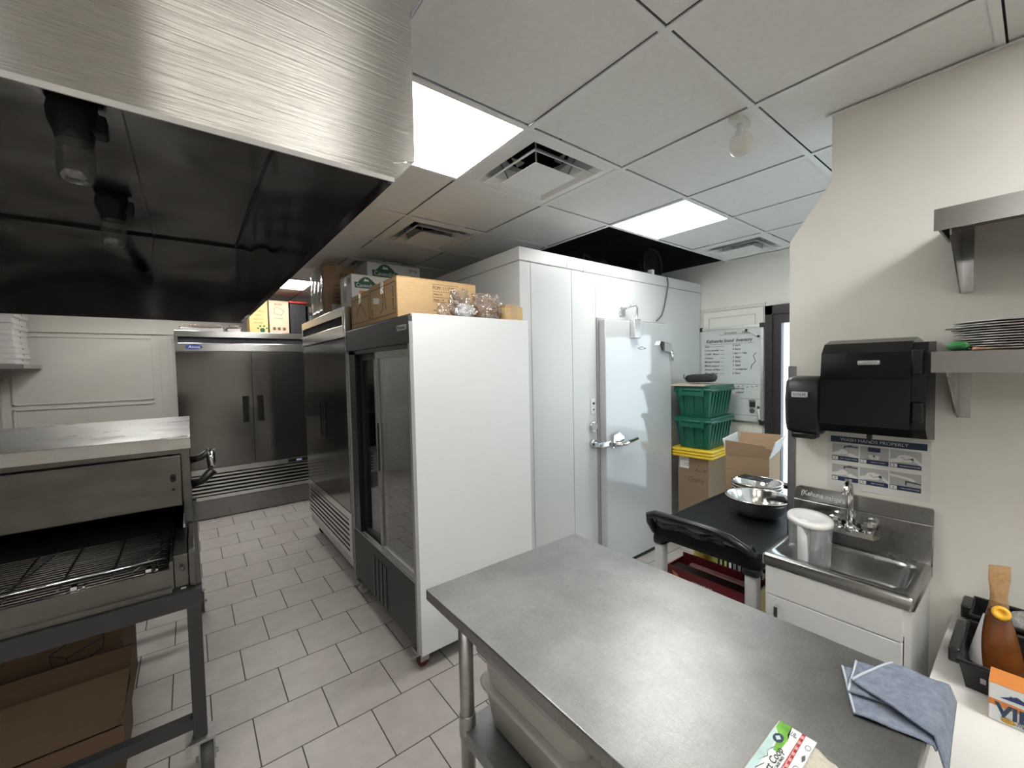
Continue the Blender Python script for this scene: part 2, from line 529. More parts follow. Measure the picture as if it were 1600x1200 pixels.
ORD = ['lowest'] + [q + ' from the bottom,' for q in ('second', 'third', 'fourth', 'fifth', 'sixth', 'seventh', 'eighth', 'ninth', 'tenth', 'eleventh')] + ['topmost']
def tag(o, label, cat, group=None):
    o['label'] = label; o['category'] = cat
    if group: o['group'] = group
    return o

def struct(name, mb, mat, parent=None):
    return mb.build(name, mat, parent, kind=None if parent else 'structure')

# ------------------------------------------------------------------ the setting
CZ = 2.6
XL, XR, YF, YB = -3.0, 4.12, -3.5, 6.45
struct('floor', MB().box(XL - .1, 4.3, YF - .1, YB + .1, -.08, 0), 'floor')
TXS = [-3.06, -2.46, -1.86, -1.26, -.66, -.06, .54, 1.14, 1.74, 2.355, 2.925, 3.46, 4.06, 4.12]
TYS = [-3.5, -2.9, -2.3, -1.7, -1.1, -.5, .10, .70, 1.31, 1.88, 2.5, 3.08, 3.68, 4.28, 4.88, 5.48, 6.08, 6.45]
LIGHTS = [(6, 8), (9, 8), (6, 14)]
LIGHTS_UNSEEN = [(5, 5), (7, 4), (6, 2), (3, 3), (2, 5)]  # unseen panels; some added only to brighten the partition and back walls
LIGHTS_ADDED_BACK = [(4, 14)]  # added out of view behind the hood to brighten the back wall
DIFF = [(7, 8), (7, 10), (11, 8), (7, 12)]
cell = lambda ij: (TXS[ij[0]], TXS[ij[0] + 1], TYS[ij[1]], TYS[ij[1] + 1])
mb = MB()
for i in range(len(TXS) - 1):
    for j in range(len(TYS) - 1):
        if (i, j) in LIGHTS + DIFF + LIGHTS_UNSEEN + LIGHTS_ADDED_BACK: continue
        if i >= 9 and j >= 9: continue
        x0, x1, y0, y1 = cell((i, j))
        if x1 - x0 < .1: continue
        mb.box(x0 + .004, x1 - .0165, y0 + .004, y1 - .0165, CZ + .006, CZ + .02)
struct('ceiling', mb, 'ceil')
mb = MB()
for i, x in enumerate(TXS):
    y1 = TYS[9] if i > 9 else YB
    mb.box(x - .012, x + .012, YF, y1 + .012, CZ, CZ + .004)
for j, y in enumerate(TYS):
    x1 = TXS[9] if j > 9 else XR
    mb.box(XL, x1, y - .011, y + .011, CZ + .0002, CZ + .0042)
struct('trim_1', mb, 'tee')
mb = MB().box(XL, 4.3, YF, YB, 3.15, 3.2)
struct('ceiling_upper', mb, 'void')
# right wall, with glazed door and side glazing
mb = MB()
mb.box(XR, XR + .12, 1.54, YB, 0, 2.62)
mb.box(XR, XR + .12, YF, 1.54, 2.13, 2.62)
mb.box(XR, XR + .12, YF, -2.75, 0, 2.13)
struct('wall_right', mb, 'cream')
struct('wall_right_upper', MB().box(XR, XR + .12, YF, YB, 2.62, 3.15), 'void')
mb = MB()
mb.box(XR - .018, XR, 1.545, 2.138, 2.135, 2.165)                    # wall rail
for (a, b_, c, d) in ((1.56, 1.565, .1, 2.13), (1.63, 2.06, 2.07, 2.078), (1.63, 1.634, 1.0, 2.07), (2.055, 2.06, 1.0, 2.07), (2.115, 2.138, .1, 2.13)):
    mb.box(XR - .008, XR, a, b_, c, d)
struct('trim_2', mb, 'beige')
mb = MB()
for y in (.50, -.62, -1.70, -2.72):
    mb.box(XR - .03, XR + .07, y - .055, y + .06, 0, 2.13)
mb.box(XR - .03, XR + .07, 1.482, 1.54, 0, 2.13)
mb.box(XR - .03, XR + .07, -2.75, 1.54, 2.05, 2.13)
mb.box(XR - .03, XR + .07, -2.75, .50, 0, .10)
mb.box(XR - .02, XR + .06, -2.75, .50, .95, 1.0)
struct('window_1', mb, 'doorframe')
struct('window_1_glass', MB().box(XR + .015, XR + .02, -2.7, .48, .1, 2.05), 'glass')
d1 = struct('door_1', MB().box(XR - .012, XR + .05, 1.415, 1.478, .01, 2.05).box(XR - .012, XR + .05, .56, .635, .01, 2.05)
            .box(XR - .012, XR + .05, .635, 1.415, 1.97, 2.05).box(XR - .012, XR + .05, .635, 1.415, .01, .20), 'doorframe')
OFF['door_1'] = Vector((0, 0, 0))
MB().box(XR + .015, XR + .02, .635, 1.415, .2, 1.97).build('glass_pane', 'glass', d1)
MB().tube([(XR - .012, .60, .9), (XR - .06, .60, .9), (XR - .06, .60, 1.2), (XR - .012, .60, 1.2)], .01, 8).build('door_handle', 'chrome', d1)
struct('floor_outside', MB().box(XR + .12, 9, -7, 5, -.1, -.02), 'papergrey')
# back and left walls
struct('wall_back', MB().box(XL, 4.3, YB, YB + .1, 0, 2.62), 'beige')
mb = MB()
mb.box(XL, 1.7, YB - .025, YB, 2.10, 2.16)
for x in (-2.7, -1.5, -.27, -.19):
    mb.box(x, x + .012, YB - .010, YB, .1, 2.1)
for (x0, x1, z0, z1) in ((-1.42, -.33, 1.34, 2.06), (-1.42, -.33, .2, 1.30), (-2.62, -1.58, 1.34, 2.06), (-.15, -.02, 1.34, 2.06)):
    t_ = .012
    mb.box(x0, x1, YB - .012, YB, z1 - t_, z1).box(x0, x1, YB - .012, YB, z0, z0 + t_)
    mb.box(x0, x0 + t_, YB - .012, YB, z0, z1).box(x1 - t_, x1, YB - .012, YB, z0, z1)
struct('trim_3', mb, 'beige')
struct('wall_left', MB().box(XL - .1, XL, YF, YB + .1, 0, 2.62), 'beige')
# front wall behind the viewer, with an unseen window added for corridor daylight
mb = MB()
mb.box(XL, 2.35, YF - .1, YF, 0, 2.62).box(3.95, 4.3, YF - .1, YF, 0, 2.62)
mb.box(2.35, 3.95, YF - .1, YF, 0, .28).box(2.35, 3.95, YF - .1, YF, 2.42, 2.62)
struct('wall_front', mb, 'frontwall')
mb = MB()
for x in (2.35, 3.89): mb.box(x, x + .06, YF - .07, YF - .02, .28, 2.42)
mb.box(2.35, 3.95, YF - .07, YF - .02, 2.36, 2.42).box(2.35, 3.95, YF - .07, YF - .02, .28, .34)
struct('window_added', mb, 'doorframe')
struct('window_added_glass', MB().box(2.40, 3.90, YF - .05, YF - .045, .33, 2.37), 'glass')
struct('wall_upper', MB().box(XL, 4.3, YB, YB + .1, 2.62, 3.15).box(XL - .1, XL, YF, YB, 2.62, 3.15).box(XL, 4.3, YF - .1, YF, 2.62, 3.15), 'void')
# sink partition with cut corner
mb = MB().prism([(YF, 0), (.675, 0), (.675, 2.138), (.531, 2.345), (.531, CZ - .004), (YF, CZ - .004)], 'x', 2.05, 2.17)
struct('wall_partition', mb, 'cream')
struct('trim_4', MB().box(2.038, 2.182, YF, .548, CZ - .006, CZ - .001), 'tee')
struct('trim_5', MB().box(2.047, 2.05, .648, .678, .08, 1.61).box(2.047, 2.173, .675, .678, .08, 1.61).box(2.17, 2.173, .648, .678, .08, 1.61), 'sidesteel')

# ------------------------------------------------------------------ ceiling lights, vents
LBL = ['glowing square ceiling light panel next to the steel hood', 'glowing square ceiling light panel in front of the dark ceiling opening',
       'small far glowing ceiling light panel above the back refrigerators']
def ceiling_light(ij, label, group, mat='panel'):
    x0, x1, y0, y1 = cell(ij)
    t = thing('ceiling_light', label, 'light', ((x0 + x1) / 2, (y0 + y1) / 2, CZ), group)
    a = .018
    MB().box(x0 + .011, x1 - .011, y0 + .011, y0 + a, CZ + .001, CZ + .05).box(x0 + .011, x1 - .011, y1 - a, y1 - .011, CZ + .001, CZ + .05) \
        .box(x0 + .011, x0 + a, y0 + a, y1 - a, CZ + .001, CZ + .05).box(x1 - a, x1 - .011, y0 + a, y1 - a, CZ + .001, CZ + .05).build('light_frame', 'tee', t)
    MB().box(x0 + a, x1 - a, y0 + a, y1 - a, CZ + .004, CZ + .012).build('light_diffuser', mat, t)
for ij, l in zip(LIGHTS, LBL): ceiling_light(ij, l, 'ceiling light panels')
for ij in LIGHTS_ADDED_BACK: ceiling_light(ij, 'added unseen ceiling light panel behind the steel hood near the back wall', 'ceiling light panels')
for ij in LIGHTS_UNSEEN: ceiling_light(ij, 'unseen square ceiling light panel over the front of the kitchen', 'front ceiling light panels', {(5, 5): 'panel_dim', (7, 4): 'panel_boosted'}.get(ij, 'panel'))

VL = ['large white square ceiling air vent beside the near light panel', 'white square ceiling air vent over the steel refrigerators, second from the viewer',
      'white square ceiling air vent above the whiteboard wall', 'small far white ceiling air vent near the back of the kitchen']
def pyr(cx, cy, h, ztop, zbot, inner, z_in):
    """square flared cone ring: outer half-width h at zbot, inner half-width inner at z_in"""
    rg = lambda q, z: [(cx - q, cy - q, z), (cx + q, cy - q, z), (cx + q, cy + q, z), (cx - q, cy + q, z)]
    return [rg(h, zbot), rg(inner, z_in)]
for ij, l in zip(DIFF, VL):
    x0, x1, y0, y1 = cell(ij)
    cx, cy = (x0 + x1) / 2, (y0 + y1) / 2
    hw = min(x1 - x0, y1 - y0) / 2 - .012
    t = thing('ceiling_vent', l, 'vent', (cx, cy, CZ), 'ceiling air vents')
    rg = lambda q, z: [(cx - q, cy - q, z), (cx + q, cy - q, z), (cx + q, cy + q, z), (cx - q, cy + q, z)]
    MB().box(x0 + .008, cx - hw + .002, y0 + .008, y1 - .008, CZ - .001, CZ + .003).box(cx + hw - .002, x1 - .008, y0 + .008, y1 - .008, CZ - .001, CZ + .003).box(cx - hw + .002, cx + hw - .002, y0 + .008, cy - hw + .002, CZ - .001, CZ + .003).box(cx - hw + .002, cx + hw - .002, cy + hw - .002, y1 - .008, CZ - .001, CZ + .003).loft([rg(hw, CZ + .002), rg(hw - .045, CZ - .001), rg(hw - .075, CZ + .02), rg(hw - .105, CZ + .085), rg(hw - .115, CZ + .14)], False, False, False).build('vent_frame', 'tee', t)
    MB().lathe([(.165, .10), (.165, .30)], (cx, cy, CZ), 24, cap0=False).build('duct_collar', 'void', t)
    MB().loft([rg(hw - .075, CZ - .012), rg(hw - .072, CZ - .016), rg(hw - .115, CZ + .008), rg(hw - .15, CZ + .05)], False, False, False).build('vent_cone', 'tee', t)
    MB().loft([rg(hw - .135, CZ - .026), rg(hw - .132, CZ - .030), rg(.085, CZ + .004), rg(.05, CZ + .012)], True, True, False).build('vent_centre', 'tee', t)
    for dx, dy in ((1, 1), (-1, 1), (1, -1), (-1, -1)):
        MB().cyl((cx + dx * (hw - .17), cy + dy * (hw - .17), CZ - .02), (cx + dx * (hw - .12), cy + dy * (hw - .12), CZ + .13), .004, 6).build('vent_clip', 'seam', t)
# swivel spotlight under the ceiling
c = (1.78, .765, CZ)
t = thing('ceiling_spotlight', 'small white swivel spotlight hanging from the ceiling grid', 'light', c)
MB().box(c[0] - .055, c[0] + .055, c[1] - .02, c[1] + .02, CZ - .02, CZ).build('mount_plate', 'lens', t)
MB().tube([(c[0], c[1], CZ - .02), (c[0] - .005, c[1] - .005, CZ - .06)], .011, 10).box(c[0] - .02, c[0] + .012, c[1] - .015, c[1] + .01, CZ - .065, CZ - .045, .004).build('swivel_arm', 'tee', t)
MB().lathe([(.012, .0), (.032, -.004), (.042, -.02), (.044, -.05), (.036, -.07), (.02, -.078)], (c[0], c[1] - .005, CZ - .06), 20).build('lamp_head', 'lens', t)

# ------------------------------------------------------------------ exhaust hood
HX0, HX1, HY0, HY1, HZ = -2.3, .335, .794, 3.70, 2.0
t = thing('exhaust_hood', 'large stainless steel exhaust hood hanging over the conveyor oven', 'exhaust hood', (-.9, 2.2, HZ))
HF = .046
MB().prism([(HX0, HZ), (HX1, HZ), (HX1, HZ + .040), (HX1 + HF, HZ + .052), (HX1 + HF, CZ - .002), (HX0, CZ - .002)], 'y', HY0, HY0 + .004).build('front_panel', 'hood', t)
MB().box(HX0, HX1, HY0 - .003, HY0, HZ - .002, HZ + .007).build('front_lip', 'lipgrey', t)
MB().prism([(HX1, HZ), (HX1, HZ + .040), (HX1 + HF - .002, HZ + .051)], 'y', HY0 + .006, HY0 + .010).box(HX1 + HF - .004, HX1 + HF, HY0 + .004, HY0 + .03, HZ + .052, CZ - .002).build('corner_gusset', 'hood', t)
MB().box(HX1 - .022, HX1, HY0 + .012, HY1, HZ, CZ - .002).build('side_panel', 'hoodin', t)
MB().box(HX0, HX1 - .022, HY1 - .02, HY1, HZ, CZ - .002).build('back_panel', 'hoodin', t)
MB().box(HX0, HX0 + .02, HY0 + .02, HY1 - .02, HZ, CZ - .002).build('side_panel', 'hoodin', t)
mb = MB()
for a, b_ in ((HX0 + .02, -1.345), (-1.34, -.148), (-.142, HX1 - .022)):
    mb.box(a, b_, HY0 + .02, HY1 - .02, 2.56, 2.575)
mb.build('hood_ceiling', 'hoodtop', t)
mb = MB().box(-.148, -.142, HY0 + .02, HY1 - .02, 2.556, 2.574).box(HX0 + .02, HX1 - .022, HY1 - .028, HY1 - .02, 2.545, 2.56)
mb.box(HX1 - .027, HX1 - .022, HY0 + .1, HY1 - .02, 2.55, 2.56).box(HX0 + .02, HX1 - .022, HY0 + .02, HY0 + .03, 2.54, 2.56)
mb.build('panel_seam', 'black', t)
for ly in (2.07, 2.995):
    lx = -.275
    lp = MB().lathe([(.062, 0), (.068, -.03), (.066, -.06), (.052, -.10), (.048, -.125)], (lx, ly, 2.56), 20).box(lx + .03, lx + .085, ly - .03, ly + .03, 2.47, 2.54, .008).build('hood_lamp', 'blackmat', t)
    MB().lathe([(.046, -.125), (.05, -.15), (.05, -.22), (.044, -.25), (.03, -.262), (.002, -.266)], (lx, ly, 2.56), 24, cap0=False).build('jar', 'jar', lp)

# ------------------------------------------------------------------ conveyor oven on its stand
t = thing('conveyor_oven', 'worn stainless steel conveyor pizza oven on a dark rolling stand', 'oven', (-.6, 2.8, 0))
OX0, OX1 = -1.45, -.012
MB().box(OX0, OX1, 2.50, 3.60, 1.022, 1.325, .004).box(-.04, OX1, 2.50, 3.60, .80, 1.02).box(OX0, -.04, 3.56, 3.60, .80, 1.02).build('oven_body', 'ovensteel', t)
mb = MB().box(OX0 - .01, OX1 + .006, 2.44, 3.63, 1.326, 1.340, .003).box(OX0 - .01, OX1 + .006, 2.44, 2.448, 1.285, 1.33)
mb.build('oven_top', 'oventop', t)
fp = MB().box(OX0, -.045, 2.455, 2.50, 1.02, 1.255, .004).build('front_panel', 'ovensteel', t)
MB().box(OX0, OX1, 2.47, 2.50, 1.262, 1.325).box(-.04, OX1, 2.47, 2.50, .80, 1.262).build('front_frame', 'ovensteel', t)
mb = MB()
for z in (1.10, 1.145, 1.16): mb.cyl((-.075, 2.45, z), (-.075, 2.457, z), .006 if z < 1.14 else .011, 10)
mb.build('panel_screw', 'black', t)
MB().box(OX0, -.085, 2.62, 3.55, .80, .82).box(OX0, -.05, 3.3, 3.32, .82, 1.02).box(OX0, -.05, 2.50, 3.3, 1.012, 1.021).build('tunnel', 'void', t)
# conveyor belt: rods across, links along
mb = MB()
y = 2.13
while y < 2.60:
    mb.cyl((OX0, y, .868), (-.092, y, .868), .0026, 5)
    y += .026
for x in (-.13, -.26, -.40, -.53, -.66, -.80, -.93, -1.06):
    mb.box(x, x + .006, 2.13, 2.60, .868, .873)
for x in (-.2, -.6):
    mb.tube([(x, 2.13, .874), (x + .09, 2.35, .874), (x + .13, 2.60, .874)], .003, 5)
o = mb.build('wire_belt', 'ovendark', t); o['kind'] = 'stuff'
mb = MB().cyl((OX0, 2.115, .855), (-.095, 2.115, .855), .011, 12).cyl((OX0, 2.17, .885), (-.10, 2.17, .885), .005, 8)
mb.build('end_roller', 'chrome', t)
mb = MB()
for x in (-.16, -.36, -.56, -.78):
    mb.box(x, x + .016, 2.10, 2.13, .845, .883).box(x + .03, x + .036, 2.10, 2.13, .845, .878)
mb.build('belt_sprocket', 'chrome', t)
MB().box(OX0, -.085, 2.086, 2.094, .795, .868).box(OX0, -.085, 2.075, 2.10, .775, .797).build('belt_front_rail', 'ovensteel', t)
mb = MB().box(-.088, -.078, 2.08, 2.60, .79, .90).box(-.078, -.03, 2.09, 2.46, .785, .915, .004).box(-.03, -.008, 2.085, 2.46, .78, .93, .003)
mb.build('belt_side_rail', 'ovensteel', t)
MB().cyl((-.05, 2.088, .855), (-.052, 2.07, .865), .007, 10).build('rail_knob', 'black', t)
MB().box(OX0, -.10, 2.10, 2.60, .80, .806).build('crumb_tray', 'void', t)
mb = MB()
for x in (-1.03, .008):
    pass
mb.box(OX0, .008, 2.06, 2.10, .705, .772).box(OX0, .008, 3.50, 3.55, .705, .79).box(-.042, .008, 2.10, 3.50, .73, .78).box(OX0, OX0 + .05, 2.10, 3.50, .73, .78)
mb.box(OX0, -.035, 2.06, 2.10, .21, .255).box(OX0, -.035, 3.50, 3.54, .21, .25).box(-.1, -.06, 2.10, 3.5, .75, .79)
mb.box(OX0, -.04, 3.28, 3.32, .22, .26)
mb.build('stand_frame', 'frame', t)
for (x, y) in ((-.020, 2.08), (OX0 + .025, 2.08), (-.02, 3.52), (OX0 + .025, 3.52)):
    lg = MB().box(x - .023, x + .023, y - .022, y + .022, .168, .71, .003).build('leg', 'frame', t)
    ca = MB().box(x - .05, x + .05, y - .045, y + .045, .156, .168).box(x - .010, x - .004, y - .03, y + .05, .06, .156).box(x + .040, x + .046, y - .03, y + .05, .06, .156) \
        .cyl((x - .02, y + .0, .07), (x + .056, y + .0, .07), .009, 8).box(x - .05, x - .03, y - .05, y - .02, .12, .16).build('caster', 'galv', t)
    MB().cyl((x - .003, y + .0, .07), (x + .039, y + .0, .07), .07, 28).build('wheel', 'castergrey', ca)
h_ = MB().tube([(-.01, 2.62, 1.20), (.03, 2.62, 1.205), (.075, 2.62, 1.235)], [.020, .017, .016], 8).tube([(-.01, 2.62, 1.08), (.03, 2.62, 1.085), (.08, 2.62, 1.135)], [.022, .019, .024], 8).build('side_handle', 'black', t)
MB().cyl((.075, 2.62, 1.15), (.072, 2.62, 1.245), .019, 14).build('grip', 'chrome', h_)

# ------------------------------------------------------------------ cartons: shared builder
def carton(name, label, x0, x1, y0, y1, z0, z1, mat, group=None, ang=0., tape='x', cat='box', flaps=True):
    """closed carton with seam, tape and slightly proud top flaps"""
    cx, cy = (x0 + x1) / 2, (y0 + y1) / 2
    t = thing(name, label, cat, (cx, cy, z0), group)
    MB().box(x0, x1, y0, y1, z0, z1 - .003, .004, 1).rot(ang, (cx, cy, z0)).build('box_body', mat, t)
    if flaps:
        if tape == 'x':
            MB().box(x0, x1, y0, cy - .002, z1 - .003, z1).box(x0, x1, cy + .002, y1, z1 - .003, z1).rot(ang, (cx, cy, z0)).build('top_flap', mat, t)
            MB().box(x0 - .0008, x1 + .0008, cy - .025, cy + .025, z1 - .07, z1 + .0008).rot(ang, (cx, cy, z0)).build('tape_strip', 'tape', t)
        else:
            MB().box(x0, cx - .002, y0, y1, z1 - .003, z1).box(cx + .002, x1, y0, y1, z1 - .003, z1).rot(ang, (cx, cy, z0)).build('top_flap', mat, t)
            MB().box(cx - .025, cx + .025, y0 - .0008, y1 + .0008, z1 - .07, z1 + .0008).rot(ang, (cx, cy, z0)).build('tape_strip', 'tape', t)
    return t
mY = ((1, 0, 0), (0, 0, 1))        # lettering on a face that looks toward -Y
mX = ((0, -1, 0), (0, 0, 1))       # lettering on a face that looks toward -X

# under the oven
t = carton('cardboard_box', 'tall brown cardboard box with a tray drawing under the oven stand', -1.30, -.29, 2.60, 3.10, .0, .61, 'ovenbox', None, 0, 'x')
mb = MB()
def seg(mb, pts, r=.0022):
    for a, b_ in zip(pts[:-1], pts[1:]): mb.cyl(a, b_, r, 5)
bx, bz, by = -.52, .43, 2.5985
seg(mb, [(bx, by, bz), (bx + .05, by, bz - .03), (bx + .17, by, bz + .02), (bx + .16, by, bz + .055), (bx + .10, by, bz + .065), (bx, by, bz)])
seg(mb, [(bx, by, bz), (bx + .01, by, bz - .06), (bx + .055, by, bz - .09), (bx + .05, by, bz - .03)])
seg(mb, [(bx + .17, by, bz + .02), (bx + .165, by, bz - .03), (bx + .055, by, bz - .09)])
for k, z in enumerate((.53, .505, .48, .455)):
    mb.text('CARTON ' + 'LDPE PACKED'[: 11 - k], (-.72, by, z), *mY, .013)
mb.build('printed_drawing', 'ink', t)
MB().box(-.332, -.328, by - .001, by + .001, .10, .60).build('flap_seam', 'inkbrown', t)
t = thing('cardboard_box', 'low open cardboard box with folded flap at the front under the oven', 'box', (-.75, 2.45, 0))
mb = MB().box(-1.28, -.27, 2.585, 2.592, .004, .27).box(-1.28, -.27, 2.30, 2.307, .004, .19).box(-1.28, -1.273, 2.307, 2.585, .004, .22).box(-.277, -.27, 2.307, 2.585, .004, .22).box(-1.273, -.277, 2.307, 2.585, .004, .012)
mb.build('box_body', 'ovenbox', t)
MB().hexa([(-1.27, 2.315, .19), (-.275, 2.315, .19), (-.275, 2.321, .192), (-1.27, 2.321, .192)], [(-1.26, 2.50, .315), (-.262, 2.50, .315), (-.262, 2.505, .318), (-1.26, 2.505, .318)]).build('top_flap', 'ovenbox', t)
MB().hexa([(-1.26, 2.56, .27), (-.27, 2.56, .27), (-.27, 2.566, .27), (-1.26, 2.566, .27)], [(-1.26, 2.54, .40), (-.252, 2.54, .40), (-.252, 2.546, .40), (-1.26, 2.546, .40)]).build('back_flap', 'ovenbox', t)
# on the oven
t = carton('cardboard_box', 'small open-edged cardboard box on the far edge of the oven top', -1.05, -.88, 3.34, 3.50, 1.340, 1.42, 'tan', None, .2)
mb = MB().grid(lambda u, v: (-1.02 - .22 * math.sin(PI * v) * math.cos(2 * PI * u) + .02 * math.sin(9 * u * PI), 3.18 + .11 * math.sin(PI * v) * math.sin(2 * PI * u), 1.425 + .075 - .075 * math.cos(PI * v)), 28, 12)
mb.build('plastic_bag', 'wrapclear').name = 'plastic_bag'
o = bpy.data.objects['plastic_bag']; o.location.x -= .05; o.location.y += .22; o.location.z = 1.42
tag(o, 'clear plastic bag lying on the small cardboard box on the oven', 'bag')
# pizza boxes on a wall shelf
t = thing('wall_shelf', 'grey wall shelf carrying white pizza boxes on the back wall', 'shelf', (-1.75, 6.2, 1.72))
MB().box(-2.6, -1.20, 5.83, 6.445, 1.715, 1.755, .003).build('shelf_board', 'sidesteel', t)
mb = MB()
mb.prism([(5.95, 1.715), (6.445, 1.715), (6.445, 1.50)], 'x', -1.50, -1.494)
mb.build('bracket', 'sidesteel', t)
n = 9
for k in range(n):
    z0 = 1.756 + k * .0545
    dx = random.uniform(-.012, .012); dy = random.uniform(-.01, .01)
    nm = (ORD[k] if k < 8 else 'topmost') + ' flat white pizza box in the stack on the wall shelf'
    p = thing('pizza_box', nm, 'box', (-1.47 + dx, 6.07 + dy, z0), 'stacked pizza boxes')
    MB().box(-1.69 + dx, -1.25 + dx, 5.85 + dy, 6.29 + dy, z0, z0 + .040, .002, 1).build('box_body', 'pizzabox', p)
    MB().box(-1.692 + dx, -1.248 + dx, 5.848 + dy, 6.292 + dy, z0 + .041, z0 + .053, .002, 1).build('lid', 'pizzabox', p)
    MB().prism([(6.05 + dy, z0 + .043), (6.09 + dy, z0 + .043), (6.07 + dy, z0 + .030)], 'x', -1.249 + dx, -1.2475 + dx).build('tab_slot', 'ink', p)
    MB().prism([(-1.49 + dx, z0 + .043), (-1.45 + dx, z0 + .043), (-1.47 + dx, z0 + .030)], 'y', 5.8475 + dy, 5.849 + dy).build('tab_slot', 'ink', p)

# ------------------------------------------------------------------ refrigerators
def steel_fridge(label, tr, badge):
    """two-door reach-in, built facing -Y at the origin, width w, then mapped by tr"""
    x0, x1 = 0., 1.38
    t = thing('reach_in_refrigerator', label, 'refrigerator', tr(Vector((.69, .4, 0))))
    def B(mb, name, mat, par=None, **kw):
        for v in mb.bm.verts: v.co = tr(v.co)
        return mb.build(name, mat, par or t, **kw)
    B(MB().box(x0 + .005, x1 - .005, .055, .80, .22, 2.095, .004), 'fridge_body', 'sidesteel')
    for z in (.24,):
        B(MB().box(x0 + .012, x1 - .012, .02, .78, .14, .22), 'base_plinth', 'sidesteel')
    B(MB().box(x0, x1, .0, .06, 1.875, 1.968, .006).box(x0, x1, .0, .06, 2.032, 2.10, .004).box(x0, x0 + .03, .0, .06, 1.96, 2.04).box(x1 - .03, x1, .0, .06, 1.96, 2.04), 'top_panel', 'fridgetrim')
    B(MB().box(x0 + .03, x1 - .03, .02, .056, 1.968, 2.032), 'vent_slot', 'void')
    for k in range(2):
        a, b_ = (x0 + .004, .688) if k == 0 else (.692, x1 - .004)
        hx0, hx1 = (.585, .655) if k == 0 else (.725, .795)
        zz0, zz1 = 1.06, 1.36
        mb = MB().box(a, hx0, .004, .054, .575, 1.865, .0).box(hx1, b_, .004, .054, .575, 1.865).box(hx0, hx1, .004, .054, .575, zz0).box(hx0, hx1, .004, .054, zz1, 1.865)
        d = B(mb, 'door', 'fridgesteel')
        B(MB().box(hx0, hx1, .040, .05, zz0, zz1), 'handle_recess', 'black', d)
        e = hx1 - .012 if k == 0 else hx0
        B(MB().box(e, e + .012, .0, .04, zz0, zz1), 'handle_grip', 'charcoal', d)
    B(MB().box(.686, .694, .03, .054, .575, 1.865), 'door_gasket', 'black')
    B(MB().box(x0, x1, .004, .054, .51, .568).box(x0, x1, .004, .054, .225, .262).box(x0, x0 + .05, .004, .054, .262, .51).box(x1 - .05, x1, .004, .054, .262, .51), 'grille_frame', 'fridgetrim')
    mb = MB()
    for k in range(6):
        z = .275 + k * .040
        mb.hexa([(x0 + .05, .006, z), (x1 - .05, .006, z), (x1 - .05, .05, z + .012), (x0 + .05, .05, z + .012)], [(x0 + .05, .006, z + .020), (x1 - .05, .006, z + .020), (x1 - .05, .05, z + .032), (x0 + .05, .05, z + .032)])
    B(mb, 'louvre_slat', 'fridgetrim')
    B(MB().box(x0 + .05, x1 - .05, .05, .056, .26, .51), 'grille_back', 'void')
    if badge:
        d = B(MB().box(1.03, 1.25, .001, .006, .522, .558), 'control_panel', 'black')
        B(MB().box(1.12, 1.18, -.001, .002, .530, .550), 'display', 'display', d)
        B(MB().box(x0, x1, .008, .014, .012, .215), 'kick_plate', 'fridgesteel')
    else:
        B(MB().box(x1 - .003, x1 + .006, .006, .05, .15, 2.10, .003), 'edge_trim', 'fridgetrim')
    for px_ in (.09, x1 - .09):
        for py in (.10, .70):
            c_ = B(MB().box(px_ - .04, px_ + .04, py - .035, py + .035, .128, .14).box(px_ - .018, px_ - .014, py - .02, py + .03, .05, .128).box(px_ + .014, px_ + .018, py - .02, py + .03, .05, .128), 'caster', 'galv')
            B(MB().cyl((px_ - .012, py + .015, .05), (px_ + .012, py + .015, .05), .05, 18), 'wheel', 'rubber', c_)
    if badge:
        b_ = B(MB().prism([(.165 + .075 * math.cos(q * PI / 16), 1.922 + .030 * math.sin(q * PI / 16)) for q in range(32)], 'y', -.003, .002), 'logo_badge', 'logoblue')
        B(MB().text('Atosa', (.165, -.004, 1.922), *mY, .030, shear=.25, width=.105), 'logo_lettering', 'frost', b_)
    return t
steel_fridge('wide two-door stainless steel refrigerator against the back wall', lambda v: Vector((v.x - .105, v.y + 5.68, v.z)), True)
# turned to face the aisle: local x runs from far to near
steel_fridge('two-door stainless steel refrigerator facing the aisle, between the glass-door one and the back one',
             lambda v: Vector((.905 + v.y, 4.525 - v.x, v.z)), False)

# glass-door refrigerator: front faces -X, near side is a big white panel
GX0, GX1, GY0, GY1, GZ = .905, 1.715, 2.02, 3.10, 1.923
t = thing('glass_door_refrigerator', 'sliding glass door refrigerator with charcoal front and plain white side panel', 'refrigerator', (1.31, 2.56, 0))
MB().box(GX0 + .022, GX1, GY0, GY0 + .02, .085, GZ, .002).build('side_panel', 'fridgewhite', t)
MB().box(GX0 + .03, GX1, GY1 - .02, GY1, .085, GZ).build('side_panel', 'sidesteel', t)
MB().box(GX0 + .02, GX1, GY0 + .02, GY1 - .02, GZ - .11, GZ - .001).box(GX1 - .03, GX1, GY0 + .02, GY1 - .02, .1, GZ - .11).build('cabinet_shell', 'charcoal', t)
MB().box(GX0, GX0 + .05, GY0 + .001, GY1 - .004, 1.765, GZ - .012, .006).build('header_panel', 'charcoal', t)
MB().box(GX0 + .005, GX0 + .05, GY0 + .002, GY1 - .004, .135, .475, .004).box(GX0 + .05, GX1 - .03, GY0 + .02, GY1 - .02, .135, .50).build('base_panel', 'charcoal', t)
mb = MB()
for k in range(4): mb.box(GX0 + .001, GX0 + .006, 2.46 + k * .065, 2.505 + k * .065, .15, .415)
mb.build('grille', 'black', t)
MB().box(GX0 + .003, GX0 + .0215, GY0 + .0005, GY0 + .022, .10, 1.88).build('corner_trim', 'trimgrey', t)
